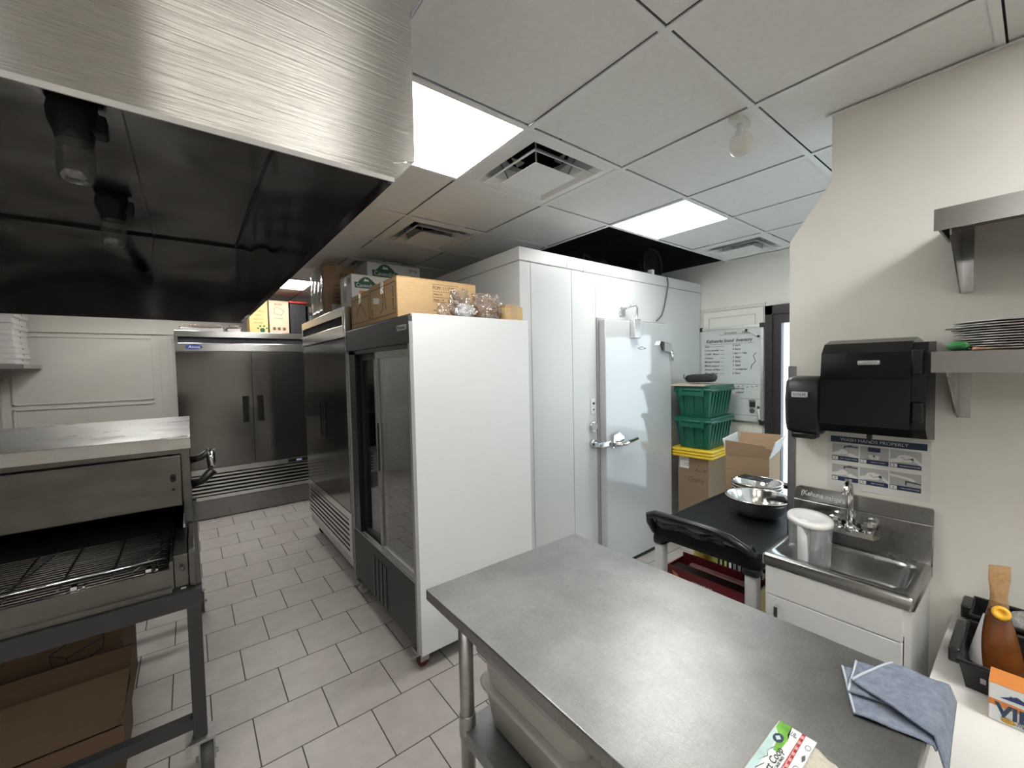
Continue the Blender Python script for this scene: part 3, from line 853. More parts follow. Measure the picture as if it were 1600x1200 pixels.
MB().box(GX0 + .003, GX0 + .035, GY1 - .024, GY1, .10, 1.80).build('corner_trim', 'trimgrey', t)
mb = MB().box(GX0 + .008, GX0 + .06, GY0 + .02, GY1 - .02, .478, .486).box(GX0 + .03, GX0 + .035, GY0 + .02, GY1 - .02, .486, .495).box(GX0 + .06, GX0 + .065, GY0 + .02, GY1 - .02, .486, .495)
mb.build('door_track', 'galv', t)
MB().box(GX0 + .012, GX0 + .07, GY1 - .15, GY1 - .024, .48, 1.765).box(GX0 + .012, GX0 + .07, GY0 + .02, GY1 - .02, 1.74, 1.77).build('door_jamb', 'black', t)
for k, (y0, y1, x) in enumerate(((GY0 + .024, 2.56, GX0 + .014), (2.48, GY1 - .15, GX0 + .045))):
    mb = MB().box(x, x + .022, y0, y0 + .03, .49, 1.74).box(x, x + .022, y1 - .035, y1, .49, 1.74).box(x, x + .022, y0 + .03, y1 - .035, .49, .525).box(x, x + .022, y0 + .03, y1 - .035, 1.70, 1.74)
    d = mb.build('door', 'galv' if k == 0 else 'frame', t)
    MB().box(x + .009, x + .013, y0 + .03, y1 - .035, .525, 1.70).build('glass_pane', 'glassdark', d)
    hy = y1 - .02 if k == 0 else y0 + .012
    MB().box(x - .006, x, y1 - .03, y1 - .012, 1.0, 1.3, .002).build('pull', 'black', d)
MB().box(GX0 + .10, GX1 - .05, GY0 + .022, GY0 + .03, .5, 1.80).box(GX1 - .05, GX1 - .04, GY0 + .03, GY1 - .03, .5, 1.8).box(GX0 + .1, GX1 - .05, GY1 - .03, GY1 - .022, .5, 1.80).build('interior_liner', 'frame', t)
mb = MB()
for z in (.78, 1.06, 1.34):
    for q in range(14):
        mb.cyl((GX0 + .10 + q * .048, GY0 + .03, z), (GX0 + .10 + q * .048, GY1 - .03, z), .003, 5)
    mb.cyl((GX0 + .10, GY0 + .03, z - .004), (GX0 + .10, GY1 - .03, z - .004), .005, 6)
mb.build('wire_shelf', 'galv', t)
b_ = MB().box(GX0 - .004, GX0 + .002, 2.045, 2.165, 1.838, 1.868, .002).build('logo_badge', 'silverink', t)
MB().text('Atosa', (GX0 - .0045, 2.105, 1.853), *mX, .02, width=.10).build('logo_lettering', 'ink', b_)
for (x, y, wm) in ((GX0 + .05, GY0 + .055, 'redwheel'), (GX0 + .05, GY1 - .055, 'creamwheel'), (GX1 - .08, GY0 + .055, 'redwheel'), (GX1 - .08, GY1 - .055, 'creamwheel')):
    c_ = MB().box(x - .045, x + .045, y - .035, y + .035, .085, .100).box(x - .02, x + .03, y - .018, y - .014, .03, .085).box(x - .02, x + .03, y + .014, y + .018, .03, .085).box(x - .075, x - .03, y - .012, y + .012, .066, .076).build('caster', 'galv', t)
    MB().cyl((x, y - .012, .036), (x, y + .012, .036), .036, 20).build('wheel', wm, c_)
MB().box(GX0 + .06, GX1 - .02, GY0 + .03, GY1 - .03, .10, .135).build('chassis', 'black', t)
# inside the glass-door refrigerator: added items standing in for reflections on the glass
t = thing('reflected_container', 'white container behind the refrigerator glass, added in place of a reflection', 'container', (1.15, 2.22, 1.345))
MB().lathe([(.085, 0), (.10, .16)], (1.15, 2.22, 1.345), 20).build('container_body', 'tub', t)
MB().lathe([(.104, .16), (.104, .178)], (1.15, 2.22, 1.345), 20).build('lid', 'white', t)
t = thing('reflected_crate', 'dark red crate behind the refrigerator glass, added in place of a reflection', 'crate', (1.16, 2.24, 1.065))
MB().box(1.04, 1.30, 2.10, 2.40, 1.065, 1.072).box(1.04, 1.046, 2.10, 2.40, 1.072, 1.25).box(1.294, 1.30, 2.10, 2.40, 1.072, 1.25).box(1.046, 1.294, 2.10, 2.106, 1.072, 1.25).box(1.046, 1.294, 2.394, 2.40, 1.072, 1.25).build('crate_body', 'redcarton', t)
MB().box(1.032, 1.308, 2.092, 2.408, 1.25, 1.262, .003).build('crate_rim', 'redcarton', t)

# ------------------------------------------------------------------ on top of the glass-door refrigerator
TZ = GZ + .001
t = carton('cardboard_box', 'long tan cardboard box with printed order text at the front of the refrigerator top', .935, 1.46, 2.225, 2.665, TZ, TZ + .232, 'tan', None, 0, 'x')
mb = MB().text('POM: 1117270', (1.232, 2.2245, TZ + .185), *mY, .020, width=.150).text('Points: 8-9', (1.19, 2.2245, TZ + .148), *mY, .010).text('Weight: 1.38', (1.195, 2.2245, TZ + .115), *mY, .010).text('Made in China', (1.20, 2.2245, TZ + .052), *mY, .010)
for z in (.205, .163, .130, .103): mb.box(1.155, 1.33, 2.224, 2.225, TZ + z, TZ + z + .002)
mb.build('printed_text', 'inkbrown', t)
mb = MB()
def frame_x(mb, x, ya, yb, za, zb, w_=.004):
    mb.box(x - .001, x, ya, yb, za, za + w_).box(x - .001, x, ya, yb, zb - w_, zb).box(x - .001, x, ya, ya + w_, za, zb).box(x - .001, x, yb - w_, yb, za, zb)
frame_x(mb, .935, 2.245, 2.65, TZ + .025, TZ + .205)
mb.tube([(.9345, 2.48, TZ + .05), (.9345, 2.44, TZ + .07), (.9345, 2.43, TZ + .13), (.9345, 2.45, TZ + .18), (.9345, 2.42, TZ + .19), (.9345, 2.40, TZ + .13), (.9345, 2.39, TZ + .06)], .0022, 5)
mb.text('PAPER BAGS', (.9345, 2.28, TZ + .115), (0, 0, 1), (0, 1, 0), .018)
mb.text('PAPER', (.9345, 2.615, TZ + .06), (0, 0, 1), (0, 1, 0), .016)
mb.build('printed_drawing', 'inkbrown', t)
MB().box(.934, .936, 2.50, 2.60, TZ + .115, TZ + .150).rot(.15, (.935, 2.55, TZ + .13), 'X').build('torn_label', 'paper', t)
t = carton('cardboard_box', 'second brown cardboard box behind the long tan one on the refrigerator top', .94, 1.40, 2.68, 3.06, TZ, TZ + .225, 'tan', None, 0, 'x')
mb = MB(); frame_x(mb, .94, 2.70, 3.04, TZ + .03, TZ + .195)
seg(mb, [(.9395, 2.75, TZ + .06), (.9395, 2.86, TZ + .16), (.9395, 2.95, TZ + .08)], .002)
mb.build('printed_drawing', 'inkbrown', t)
t = carton('cardboard_box', 'small tan cardboard box with raised flap beside the wrapped brown bundle', 1.57, 1.708, 2.06, 2.26, TZ, TZ + .085, 'tan', None, .0, 'y')
MB().hexa([(1.575, 2.06, TZ + .085), (1.70, 2.06, TZ + .085), (1.70, 2.20, TZ + .085), (1.575, 2.20, TZ + .085)], [(1.60, 2.11, TZ + .105), (1.66, 2.10, TZ + .108), (1.70, 2.20, TZ + .088), (1.575, 2.20, TZ + .088)]).build('raised_flap', 'brown', t)
# plastic-wrapped bundles
def bundle(name, label, c, rx, ry, rz, mat, core=None, seed=0, cat='bag'):
    rnd = random.Random(seed)
    ph = [rnd.uniform(0, 6.28) for _ in range(6)]
    def f(u, v, k=1.):
        a, b_ = 2 * PI * u, PI * (v - .5)
        s_ = 1 + .07 * math.sin(5 * a + ph[0] + 3 * b_) + .06 * math.sin(9 * a + ph[1]) * math.cos(4 * b_ + ph[2])
        e = abs(math.cos(b_)) ** .6
        return (c[0] + rx * k * e * s_ * math.cos(a), c[1] + ry * k * e * s_ * math.sin(a), c[2] + rz + rz * k * math.copysign(abs(math.sin(b_)) ** .8, b_) * .98)
    t = thing(name, label, cat, c)
    def g(u, v):
        p = Vector(f(u % 1.0, v))
        d = (p - Vector((c[0], c[1], c[2] + rz)))
        k = 1 + .30 * mnoise.noise(d * 38 + Vector((seed, 0, 0))) + .16 * mnoise.noise(d * 85)
        q = Vector((c[0], c[1], c[2] + rz)) + d * k
        q.z = max(q.z, c[2] + .001)
        return q
    mb = MB().grid(g, 40, 20)
    for fc_ in mb.bm.faces: fc_.smooth = False
    mb.build('wrapping', mat, t)
    return t, f
t, f = bundle('wrapped_bundle', 'brown paper bags in shiny plastic wrap standing on the refrigerator top', (1.475, 2.135, TZ), .105, .05, .080, 'wrap', seed=3)
MB().box(1.40, 1.55, 2.12, 2.15, TZ + .012, TZ + .135, .012).build('paper_stack', 'brown', t)
t, f = bundle('wrapped_bundle', 'small plastic-wrapped stack of dark cup sleeves beside the brown bundle', (1.285, 2.135, TZ + .0), .066, .040, .085, 'wrap', seed=5)
MB().lathe([(.030, .05), (.05, .155)], (1.285, 2.135, TZ), 16).build('cup_stack', 'dull', t)
t, f = bundle('plastic_bag', 'crumpled clear plastic bag ball at the front of the refrigerator top', (1.268, 2.05, TZ), .055, .028, .036, 'wrapclear', seed=8)
t, f = bundle('plastic_bag', 'small crumpled plastic bag between the tan box and the wrapped cups', (1.165, 2.12, TZ), .036, .035, .042, 'wrap', seed=9)

# ------------------------------------------------------------------ on the aisle-facing steel refrigerator
SZ = 2.101
def brand_front(t, xc, y, z, s):
    pts = [(xc - .115 * s, z - .035 * s), (xc - .12 * s, z + .022 * s), (xc - .085 * s, z + .022 * s), (xc - .05 * s, z + .060 * s), (xc - .02 * s, z + .078 * s), (xc + .02 * s, z + .078 * s), (xc + .06 * s, z + .05 * s), (xc + .09 * s, z + .022 * s), (xc + .12 * s, z + .012 * s), (xc + .115 * s, z - .035 * s)]
    b_ = MB().prism(pts, 'y', y - .001, y).build('logo_panel', 'lettergreen', t)
    MB().text('Cavendish', (xc, y - .0015, z - .008 * s), *mY, .040 * s, width=.20 * s).prism([(xc - .03 * s, z + .036 * s), (xc - .01 * s, z + .065 * s), (xc + .004 * s, z + .05 * s), (xc + .014 * s, z + .06 * s), (xc + .03 * s, z + .036 * s)], 'y', y - .0018, y - .001).build('logo_lettering', 'frost', b_)
t = carton('cardboard_box', 'white frozen food carton with green logo and orange band behind the tan boxes', .975, 1.36, 3.15, 3.43, SZ, SZ + .245, 'whitebox', 'white cartons with green logo', 0, 'x')
brand_front(t, 1.085, 3.149, SZ + .17, .75)
MB().box(1.03, 1.135, 3.148, 3.149, SZ + .095, SZ + .125).build('orange_band', 'orange', t)
MB().box(.973, .975, 3.18, 3.22, SZ + .18, SZ + .22).build('printed_mark', 'inkgrey', t)
MB().box(.973, .975, 3.30, 3.36, SZ + .06, SZ + .16).build('printed_panel', 'inkgrey', t)
t = thing('cardboard_box', 'upper white frozen food carton with green logo and printed code numbers', 'box', (1.42, 3.8, SZ), 'white cartons with green logo')
carton_b = MB().box(1.205, 1.68, 3.47, 3.78, SZ, SZ + .435, .004, 1).build('box_body', 'whitebox', t)
brand_front(t, 1.36, 3.469, SZ + .350, .95)
MB().text('Fine Cut', (1.545, 3.4685, SZ + .335), *mY, .032, width=.12).build('printed_text', 'orange', t)
MB().text('07758', (1.615, 3.4685, SZ + .395), *mY, .026, width=.075).build('code_number', 'ink', t)
t = carton('cardboard_box', 'tall brown cardboard box with large letters on the far end of the steel refrigerator top', .93, 1.19, 3.75, 4.15, SZ, SZ + .435, 'brown', None, 0, 'y')
mb = MB().text('PA', (1.10, 3.749, SZ + .345), *mY, .05)
for k in range(5): mb.text('LDPE 00 PACK', (1.08, 3.749, SZ + .26 - .034 * k), *mY, .016)
mb.build('printed_text', 'ink', t)
MB().box(.99, 1.12, 3.748, 3.749, SZ + .045, SZ + .10).build('paper_label', 'paper', t)
mb = MB().grid(lambda u, v: (.924 - .012 * math.sin(9 * u + 5 * v) ** 2, 3.76 + .38 * u, SZ + .04 + .38 * v), 14, 14, .002)
mb.build('plastic_sheet', 'clear', t)

# ------------------------------------------------------------------ on the back refrigerator
AZ = 2.101
def tray(name, label, x0, x1, y0, y1):
    t = thing(name, label, 'tray', ((x0 + x1) / 2, (y0 + y1) / 2, AZ), 'wrapped trays on the back refrigerator')
    MB().box(x0, x1, y0, y1, AZ, AZ + .035, .006).build('tray_base', 'alu', t)
    MB().box(x0 - .012, x1 + .012, y0 - .01, y1 + .01, AZ + .036, AZ + .05, .005).box(x0 + .01, x1 - .01, y0 + .01, y1 - .01, AZ + .05, AZ + .075, .01).build('tray_lid', 'wrap', t)
tray('foil_tray', 'long plastic-wrapped tray above the blue badge of the back refrigerator', -.05, .33, 5.70, 5.98)
tray('foil_tray', 'short plastic-wrapped tray beside the yellow carton on the back refrigerator', .375, .50, 5.72, 5.98)
t = carton('cardboard_box', 'yellow tan carton with green paw mark on the back refrigerator', .585, .775, 5.70, 5.98, AZ, AZ + .385, 'yellowbox', None, 0, 'x')
mb = MB().text('SOLOMON', (.68, 5.699, AZ + .25), *mY, .02, width=.13)
for k, s_ in enumerate(('600 pcs', 'paper lunch', 'ECO PAK')): mb.text(s_, (.68, 5.699, AZ + .205 - k * .045), *mY, .016)
mb.build('printed_text', 'inkbrown', t)
mb = MB()
for dx, dz, r_ in ((0, 0, .026), (-.045, .02, .010), (-.022, .045, .011), (.018, .047, .011), (.045, .022, .010)):
    mb.cyl((.715 + dx, 5.6985, AZ + .03 + dz), (.715 + dx, 5.70, AZ + .03 + dz), r_, 14)
mb.build('paw_mark', 'lettergreen', t)
t = carton('cardboard_box', 'pinkish tan carton with container drawing on the back refrigerator', .79, 1.0, 5.70, 5.98, AZ, AZ + .39, 'pinkbox', None, 0, 'x')
mb = MB().text('BOBA', (.89, 5.699, AZ + .345), *mY, .024).text('2-Compart', (.89, 5.699, AZ + .18), *mY, .016)
seg(mb, [(.85, 5.6985, AZ + .23), (.84, 5.6985, AZ + .28), (.87, 5.6985, AZ + .315), (.95, 5.6985, AZ + .27), (.92, 5.6985, AZ + .215), (.85, 5.6985, AZ + .23)], .002)
for x in (.84, .89, .945): MB().box(x - .016, x + .016, 5.6985, 5.70, AZ + .035, AZ + .07).build('handling_mark', 'inkbrown', t)
mb.build('printed_text', 'inkbrown', t)
t = thing('storage_bin', 'black ribbed storage bin with red lid on the back refrigerator', 'bin', (1.11, 5.84, AZ))
mb = MB().box(1.015, 1.20, 5.71, 5.98, AZ, AZ + .37, .01)
for x in (1.05, 1.09, 1.13, 1.17): mb.box(x, x + .016, 5.702, 5.712, AZ + .01, AZ + .35)
mb.build('bin_body', 'blackmat', t)
MB().box(1.005, 1.21, 5.695, 5.99, AZ + .371, AZ + .40, .008).build('lid', 'red', t)
t = carton('beverage_case', 'small dark printed case behind the steel refrigerator edge on the back refrigerator', 1.22, 1.27, 5.70, 5.95, AZ, AZ + .36, 'blackmat', None, 0, 'x', 'case', False)
mb = MB()
for z in (.05, .16, .27): mb.box(1.228, 1.262, 5.698, 5.70, AZ + z, AZ + z + .07)
mb.build('printed_panel', 'inkgrey', t)

# ------------------------------------------------------------------ walk-in cooler
WX0, WX1, WY0, WY1, WZ = 1.752, 4.112, 2.14, 4.6, 2.427
t = thing('walk_in_cooler', 'tall white walk-in cooler with a chrome-latched door', 'walk-in cooler', (2.9, 3.3, 0))
MB().box(WX0, WX1, WY0, WY1, 0, 2.335, .004).build('wall_panel', 'cooler', t)
MB().box(WX0 - .003, WX1, WY0 - .003, WY1, 2.340, WZ, .002).build('top_cap', 'cooler', t)
mb = MB().box(WX0 - .001, WX1, WY0 - .001, WY1, 2.335, 2.340)
for x in (1.845, 2.24, 2.505): mb.box(x, x + .003, WY0 - .0015, WY0 + .01, 0, 2.335)
mb.box(WX0 - .0015, WX0 + .01, 2.75, 2.753, 0, 2.335).box(2.365, 2.369, WY0 - .0045, WY0 + .01, 2.33, WZ).box(2.19, 2.193, WY0 - .0045, WY0, 2.34, 2.37)
mb.build('panel_seam', 'seam', t)
DY = WY0 - .075
d = MB().box(2.525, 3.44, DY, WY0 - .012, .03, 1.985, .006).build('door', 'coolerdoor', t)
MB().box(2.505, 3.455, WY0 - .012, WY0 + .0, .02, 2.0).build('door_gasket', 'seam', t)
MB().box(2.515, 3.45, DY + .006, WY0 - .004, .0, .03).build('door_sweep', 'rubber', t)
# closer on top edge
cl = MB().box(2.795, 2.86, WY0 - .015, WY0 - .0005, 2.035, 2.10, .003).tube([(2.835, WY0 - .02, 2.09), (2.87, WY0 - .10, 2.115), (2.905, WY0 - .10, 2.09), (2.89, WY0 - .095, 2.0)], .012, 8).build('door_closer', 'chrome', t)
MB().box(2.835, 2.925, DY - .045, DY - .0005, 1.845, 2.0, .006).build('closer_cover', 'alu', cl)
hg = MB().prism([(3.225, 1.80), (3.24, 1.83), (3.40, 1.815), (3.415, 1.76), (3.40, 1.735), (3.25, 1.75)], 'y', DY - .022, DY - .0005).build('hinge', 'chrome', t)
MB().cyl((3.43, DY - .01, 1.66), (3.43, DY - .01, 1.76), .016, 12).build('hinge_barrel', 'chrome', hg)
lt = MB().cyl((2.445, WY0 - .03, 1.03), (2.445, WY0, 1.03), .028, 16).box(2.44, 2.56, WY0 - .095, WY0 - .08, 1.005, 1.045, .004).box(2.43, 2.46, WY0 - .09, WY0 - .02, 1.01, 1.04, .004).build('latch_strike', 'chrome', t)
MB().prism([(2.575, .985), (2.59, 1.085), (2.66, 1.10), (2.72, 1.055), (2.70, 1.0)], 'y', DY - .024, DY - .0005).build('latch_body', 'chrome', lt)
MB().tube([(2.58, DY - .04, 1.01), (2.68, DY - .05, 1.01), (2.84, DY - .06, 1.035)], [.019, .020, .013], 10).build('latch_handle', 'chrome', lt)
sp = MB().box(2.432, 2.482, WY0 - .008, WY0 - .0005, 1.26, 1.375, .002).build('switch_plate', 'white', t)
MB().box(2.448, 2.468, WY0 - .014, WY0 - .008, 1.33, 1.345).cyl((2.457, WY0 - .014, 1.29), (2.457, WY0 - .008, 1.29), .006, 10).build('switch_toggle', 'ink', sp)
gg = MB().cyl((2.457, WY0 - .02, 1.158), (2.457, WY0 - .0005, 1.158), .040, 24).build('thermometer', 'chrome', t)
MB().cyl((2.457, WY0 - .0215, 1.158), (2.457, WY0 - .02, 1.158), .030, 24).build('gauge_face', 'papergrey', gg)
MB().tube([(2.94, DY - .001, 1.765), (3.0, DY - .001, 1.78), (3.05, DY - .001, 1.765), (2.98, DY - .001, 1.755), (2.94, DY - .001, 1.765)], .002, 5).build('scribble', 'inkgrey', d)
o = MB().tube([(3.60, 2.32, WZ + .012), (3.52, 2.16, WZ + .014), (3.475, 2.118, 2.40), (3.487, 2.122, 2.353), (3.465, 2.124, 2.264), (3.425, 2.122, 2.15), (3.375, 2.118, 2.067), (3.285, 2.112, 2.012)], .007, 8).build('cable', 'wire')
tag(o, 'thin grey cable hanging from the cooler top above the door', 'cable')
# refrigeration machinery in the dark opening
t = thing('condenser_fan', 'dark round refrigeration fan unit on top of the walk-in cooler', 'fan', (3.72, 2.55, WZ))
MB().box(3.50, 3.94, 2.40, 2.75, WZ + .001, WZ + .03).build('base_tray', 'frame', t)
mb = MB().tube([(3.72 + .155 * math.cos(a * PI / 16), 2.43, WZ + .20 + .155 * math.sin(a * PI / 16)) for a in range(32)], .012, 8, True)
for r_ in (.05, .09, .125): mb.tube([(3.72 + r_ * math.cos(a * PI / 12), 2.425, WZ + .20 + r_ * math.sin(a * PI / 12)) for a in range(24)], .0025, 5, True)
mb.build('fan_guard', 'frame', t)
MB().cyl((3.72, 2.45, WZ + .20), (3.72, 2.58, WZ + .20), .148, 28).build('fan_shroud', 'blackmat', t)
t = thing('pipe_fitting', 'small white pipe stub on the front edge of the cooler top', 'pipe', (3.33, 2.19, WZ))
MB().box(3.31, 3.35, 2.17, 2.22, WZ + .001, WZ + .055, .006).build('stub', 'lens', t)
MB().box(3.27, 3.31, 2.17, 2.23, WZ + .001, WZ + .022, .004).build('clamp', 'galv', t)
t = thing('compressor', 'dark compressor block behind the cooler top edge in the ceiling opening', 'compressor', (3.05, 2.6, WZ))
MB().lathe([(.10, 0), (.12, .03), (.12, .14), (.09, .18), (.02, .19)], (3.05, 2.6, WZ + .001), 20).build('compressor_shell', 'blackmat', t)
MB().tube([(3.05, 2.6, WZ + .18), (2.9, 2.6, WZ + .22), (2.75, 2.5, WZ + .10), (2.75, 2.5, WZ + .01)], .012, 8).build('refrigerant_pipe', 'frame', t)

# ------------------------------------------------------------------ whiteboard
BX = XR - .020
t = thing('whiteboard', 'large whiteboard with a handwritten inventory list above the green totes', 'whiteboard', (XR, 1.84, 1.08))
MB().box(BX, XR - .009, 1.565, 2.134, 1.082, 1.955).build('writing_surface', 'board', t)
mb = MB().box(BX - .008, XR - .009, 1.555, 2.136, 1.953, 1.975).box(BX - .008, XR - .009, 1.555, 2.136, 1.065, 1.084).box(BX - .008, XR - .009, 1.553, 1.573, 1.084, 1.953).box(BX - .008, XR - .009, 2.128, 2.137, 1.084, 1.953)
mb.build('frame', 'alu', t)
for (y0, y1, z0, z1) in ((1.54, 1.585, 1.945, 1.985), (1.54, 1.585, 1.055, 1.095), (2.115, 2.138, 1.945, 1.985)):
    MB().box(BX - .014, XR - .012, y0, y1, z0, z1, .004).build('frame_corner', 'ink', t)
mb = MB()
xx = BX - .0008
def hw(s_, y, z, h, wd=None, sh=.25, slope=0.):
    mb.text(s_, (xx, y, z), (0, -1, slope), (0, 0, 1), h, .0004, sh, wd, bold=.028)
hw('Kathwerks Sound  Inventory', 1.865, 1.842, .034, .43)
rows = (('Salt ------------', '2 bags'), ('Curry powder -----', '3 bags'), ('Chilli  flour ----', '1 bag + 1 bag'), ('Onion       ----', '1 bag'), ('Mustard seeds ----', '2 bags'),
        ('Black pepper ----', '1 bag'), ('Sweet chillies ---', '1 container'), ('Rice flakes -----', '2 bags'))
for k, (a, b_) in enumerate(rows):
    z = 1.792 - k * .038
    hw(a, 2.0, z, .017, .19); hw(b_, 1.79 + (.0 if len(b_) < 8 else -.03), z + .004, .018, .075 if len(b_) < 8 else .13)
hw('dry goods only', 1.78, 1.385, .016, .12); hw('ordered', 1.76, 1.35, .018, .07); hw('market', 1.65, 1.275, .018, .06)
mb.build('handwriting', 'ink', t)
mb = MB()
hw('Grocery     List', 1.80, 1.915, .022, .21, .2)
for y0, y1, z in ((1.66, 1.95, 1.898), (1.63, 2.10, 1.81), (1.58, 2.10, 1.425), (1.58, 1.76, 1.29), (1.58, 1.80, 1.135)): mb.box(xx - .0004, xx + .0004, y0, y1, z, z + .003)
for k in range(12): mb.box(xx - .0004, xx + .0004, 1.60 + k * .04, 1.62 + k * .04, 1.408 - .006 * (k % 3), 1.414 - .006 * (k % 3))
mb.tube([(xx, 1.615, 1.72), (xx, 1.64, 1.69), (xx, 1.62, 1.64), (xx, 1.655, 1.60), (xx, 1.66, 1.57)], .003, 5)
mb.build('faded_marks', 'inkgrey', t)
for (y, z, a, l) in ((1.64, 1.895, .55, 'black and white marker pen clipped high on the whiteboard'), (1.585, 1.155, 1.5, 'short black marker pen clipped low on the whiteboard')):
    p0 = Vector((BX - .016, y + .05 * math.cos(a), z + .05 * math.sin(a))); p1 = Vector((BX - .016, y - .05 * math.cos(a), z - .05 * math.sin(a)))
    m_ = thing('marker_pen', l, 'pen', (BX - .016, y, z), 'marker pens on the whiteboard')
    MB().cyl(p0, p1, .009, 10).build('barrel', 'paper', m_)
    MB().cyl(p0, p0 + (p0 - p1) * .22, .010, 10).build('cap', 'ink', m_)
    MB().cyl(p1, p1 + (p1 - p0) * .12, .010, 10).build('tail', 'ink', m_)
for (z0, z1, l, r_) in ((1.215, 1.265, 'small square black magnet on the whiteboard', 0), (1.165, 1.195, 'small round black magnet below the square one on the whiteboard', 1)):
    mm = MB()
    if r_: mm.cyl((BX - .0125, 1.645, 1.182), (BX - .0005, 1.645, 1.182), .022, 18)
    else: mm.box(BX - .012, BX - .0005, 1.62, 1.668, z0, z1, .002)
    tag(mm.build('magnet', 'ink' if not r_ else 'inkgrey'), l, 'magnet')

# ------------------------------------------------------------------ stack in the corner: carton, yellow lids, green totes
TU = Vector((.9976, .0698, 0)); TV = Vector((-.0698, .9976, 0))
TC = Vector((3.471, 1.725, 0))                         # near vertical corner of the stack
def tp(u, v, z): return TC + TU * u + TV * v + Vector((0, 0, z))
def rring(u0, u1, v0, v1, z, r=.012, n=3):
    pts = []
    for (cu, cv, a0) in ((u1 - r, v1 - r, 0), (u0 + r, v1 - r, 90), (u0 + r, v0 + r, 180), (u1 - r, v0 + r, 270)):
        for k in range(n + 1):
            a = R(a0 + 90 * k / n); pts.append(tp(cu + r * math.cos(a), cv + r * math.sin(a), z))
    return pts
def ubox(mb, u0, u1, v0, v1, z0, z1, q=0.):
    """box in the stack's own axes; q widens the top"""
    mb.hexa([tp(u0, v0, z0), tp(u1, v0, z0), tp(u1, v1, z0), tp(u0, v1, z0)], [tp(u0 - q, v0 - q, z1), tp(u1 + q, v0 - q, z1), tp(u1 + q, v1 + q, z1), tp(u0 - q, v1 + q, z1)])
    return mb
t = thing('cardboard_box', 'tall cardboard carton under the yellow lids with a paper note', 'box', tp(.27, .17, 0))
ubox(MB(), .03, .46, .03, .30, 0, .80).build('box_body', 'dull', t)
ubox(MB(), .0285, .0295, .20, .285, .695, .795).build('paper_note', 'paper', t)
mb = MB()
def tface(mb, s_, v, z, h, wd, sh=.2):
    mb.text(s_, tp(.0283, v, z), tuple(-TV), (0, 0, 1), h, .0004, sh, wd)
tface(mb, 'WASTE', .243, .775, .026, .075); tface(mb, '1/2', .225, .73, .028, .04)
mb.build('note_writing', 'ink', t)
mb = MB()
def tface2(mb, s_, v, z, h, wd): mb.text(s_, tp(.0297, v, z), tuple(-TV), (0, 0, 1), h, .0004, .25, wd)
tface2(mb, 'Grams', .14, .60, .05, .13); tface2(mb, 'kit', .10, .69, .03, .10)
mb.build('handwriting', 'inkbrown', t)
for k in range(3):
    z = .801 + k * .026
    l = ('lowest', 'middle', 'top')[k] + ' yellow plastic lid in the stack under the green totes'
    tag(MB().loft([rring(.0, .50, -.012, .345, z, .03), rring(-.006, .506, -.018, .351, z + .004, .032), rring(-.006, .506, -.018, .351, z + .018, .032), rring(.003, .497, -.009, .342, z + .025, .03)]).build('bin_lid', 'lid'), l, 'lid', 'stacked yellow lids')
def tote(z0, label):
    h = .275
    t = thing('storage_tote', label, 'tote', tp(.26, .16, z0), 'stacked green totes')
    MB().loft([rring(.045, .475, .035, .285, z0, .02), rring(.01, .51, .006, .314, z0 + h - .05, .02)], True, True, False).build('tote_body', 'tote', t)
    mb = MB()
    for k in range(7):
        u = .06 + k * .062
        mb.hexa([tp(u, .030, z0 + .02), tp(u + .018, .030, z0 + .02), tp(u + .018, .05, z0 + .02), tp(u, .05, z0 + .02)], [tp(u, -.006, z0 + h - .052), tp(u + .018, -.006, z0 + h - .052), tp(u + .018, .02, z0 + h - .052), tp(u, .02, z0 + h - .052)])
    for v in (.07, .15, .24):
        mb.hexa([tp(.037, v, z0 + .02), tp(.05, v, z0 + .02), tp(.05, v + .014, z0 + .02), tp(.037, v + .014, z0 + .02)], [tp(.0, v, z0 + h - .09), tp(.02, v, z0 + h - .09), tp(.02, v + .014, z0 + h - .09), tp(.0, v + .014, z0 + h - .09)])
    mb.build('rib', 'tote', t)
    MB().loft([rring(-.002, .522, -.008, .326, z0 + h - .05, .02), rring(-.006, .526, -.012, .330, z0 + h - .022, .02)]).build('rim', 'tote', t)
    mb = ubox(MB(), -.012, -.002, .06, .26, z0 + h - .085, z0 + h - .048)
    ubox(mb, -.014, -.004, .05, .075, z0 + h - .09, z0 + h - .02); ubox(mb, -.014, -.004, .245, .27, z0 + h - .09, z0 + h - .02)
    mb.build('handle_flange', 'tote', t)
    for (v0, v1) in ((.0, .157), (.161, .318)):
        ubox(MB(), .004, .516, v0, v1, z0 + h - .022, z0 + h).build('lid', 'tote', t)
tote(.882, 'lower green plastic tote with lid, standing on the yellow lids')
tote(1.158, 'upper green plastic tote with lid, under the black pouch')
o = ubox(MB(), -.02, .30, .05, .345, 1.434, 1.450).rot(.05, tp(.15, .2, 1.44))
tag(o.build('wooden_board', 'wood'), 'pale flat board lying on the upper green tote', 'board')
t = thing('pouch', 'soft black pouch lying on the pale board on the totes', 'pouch', tp(.12, .13, 1.451))
pc = tp(.12, .13, 1.452)
def sq(a, e): return math.copysign(abs(a) ** e, a)
MB().grid(lambda u, v: pc + TV * (.128 * sq(math.cos(2 * PI * u), .5) * math.sin(PI * v) ** .3) + TU * (.075 * sq(math.sin(2 * PI * u), .6) * math.sin(PI * v) ** .3)
          + Vector((0, 0, .036 - .036 * sq(math.cos(PI * v), .7) + math.sin(PI * v) * (.010 * math.cos(2 * PI * u + 2.6) + .005 * math.sin(12 * u + 7 * v)))) + Vector((0, 0, .010)), 36, 14).build('pouch_body', 'blackmat', t)
MB().tube([tp(.05, .22, 1.475), tp(.035, .245, 1.505), tp(.05, .25, 1.53)], .005, 6).build('zip_pull', 'ink', t)

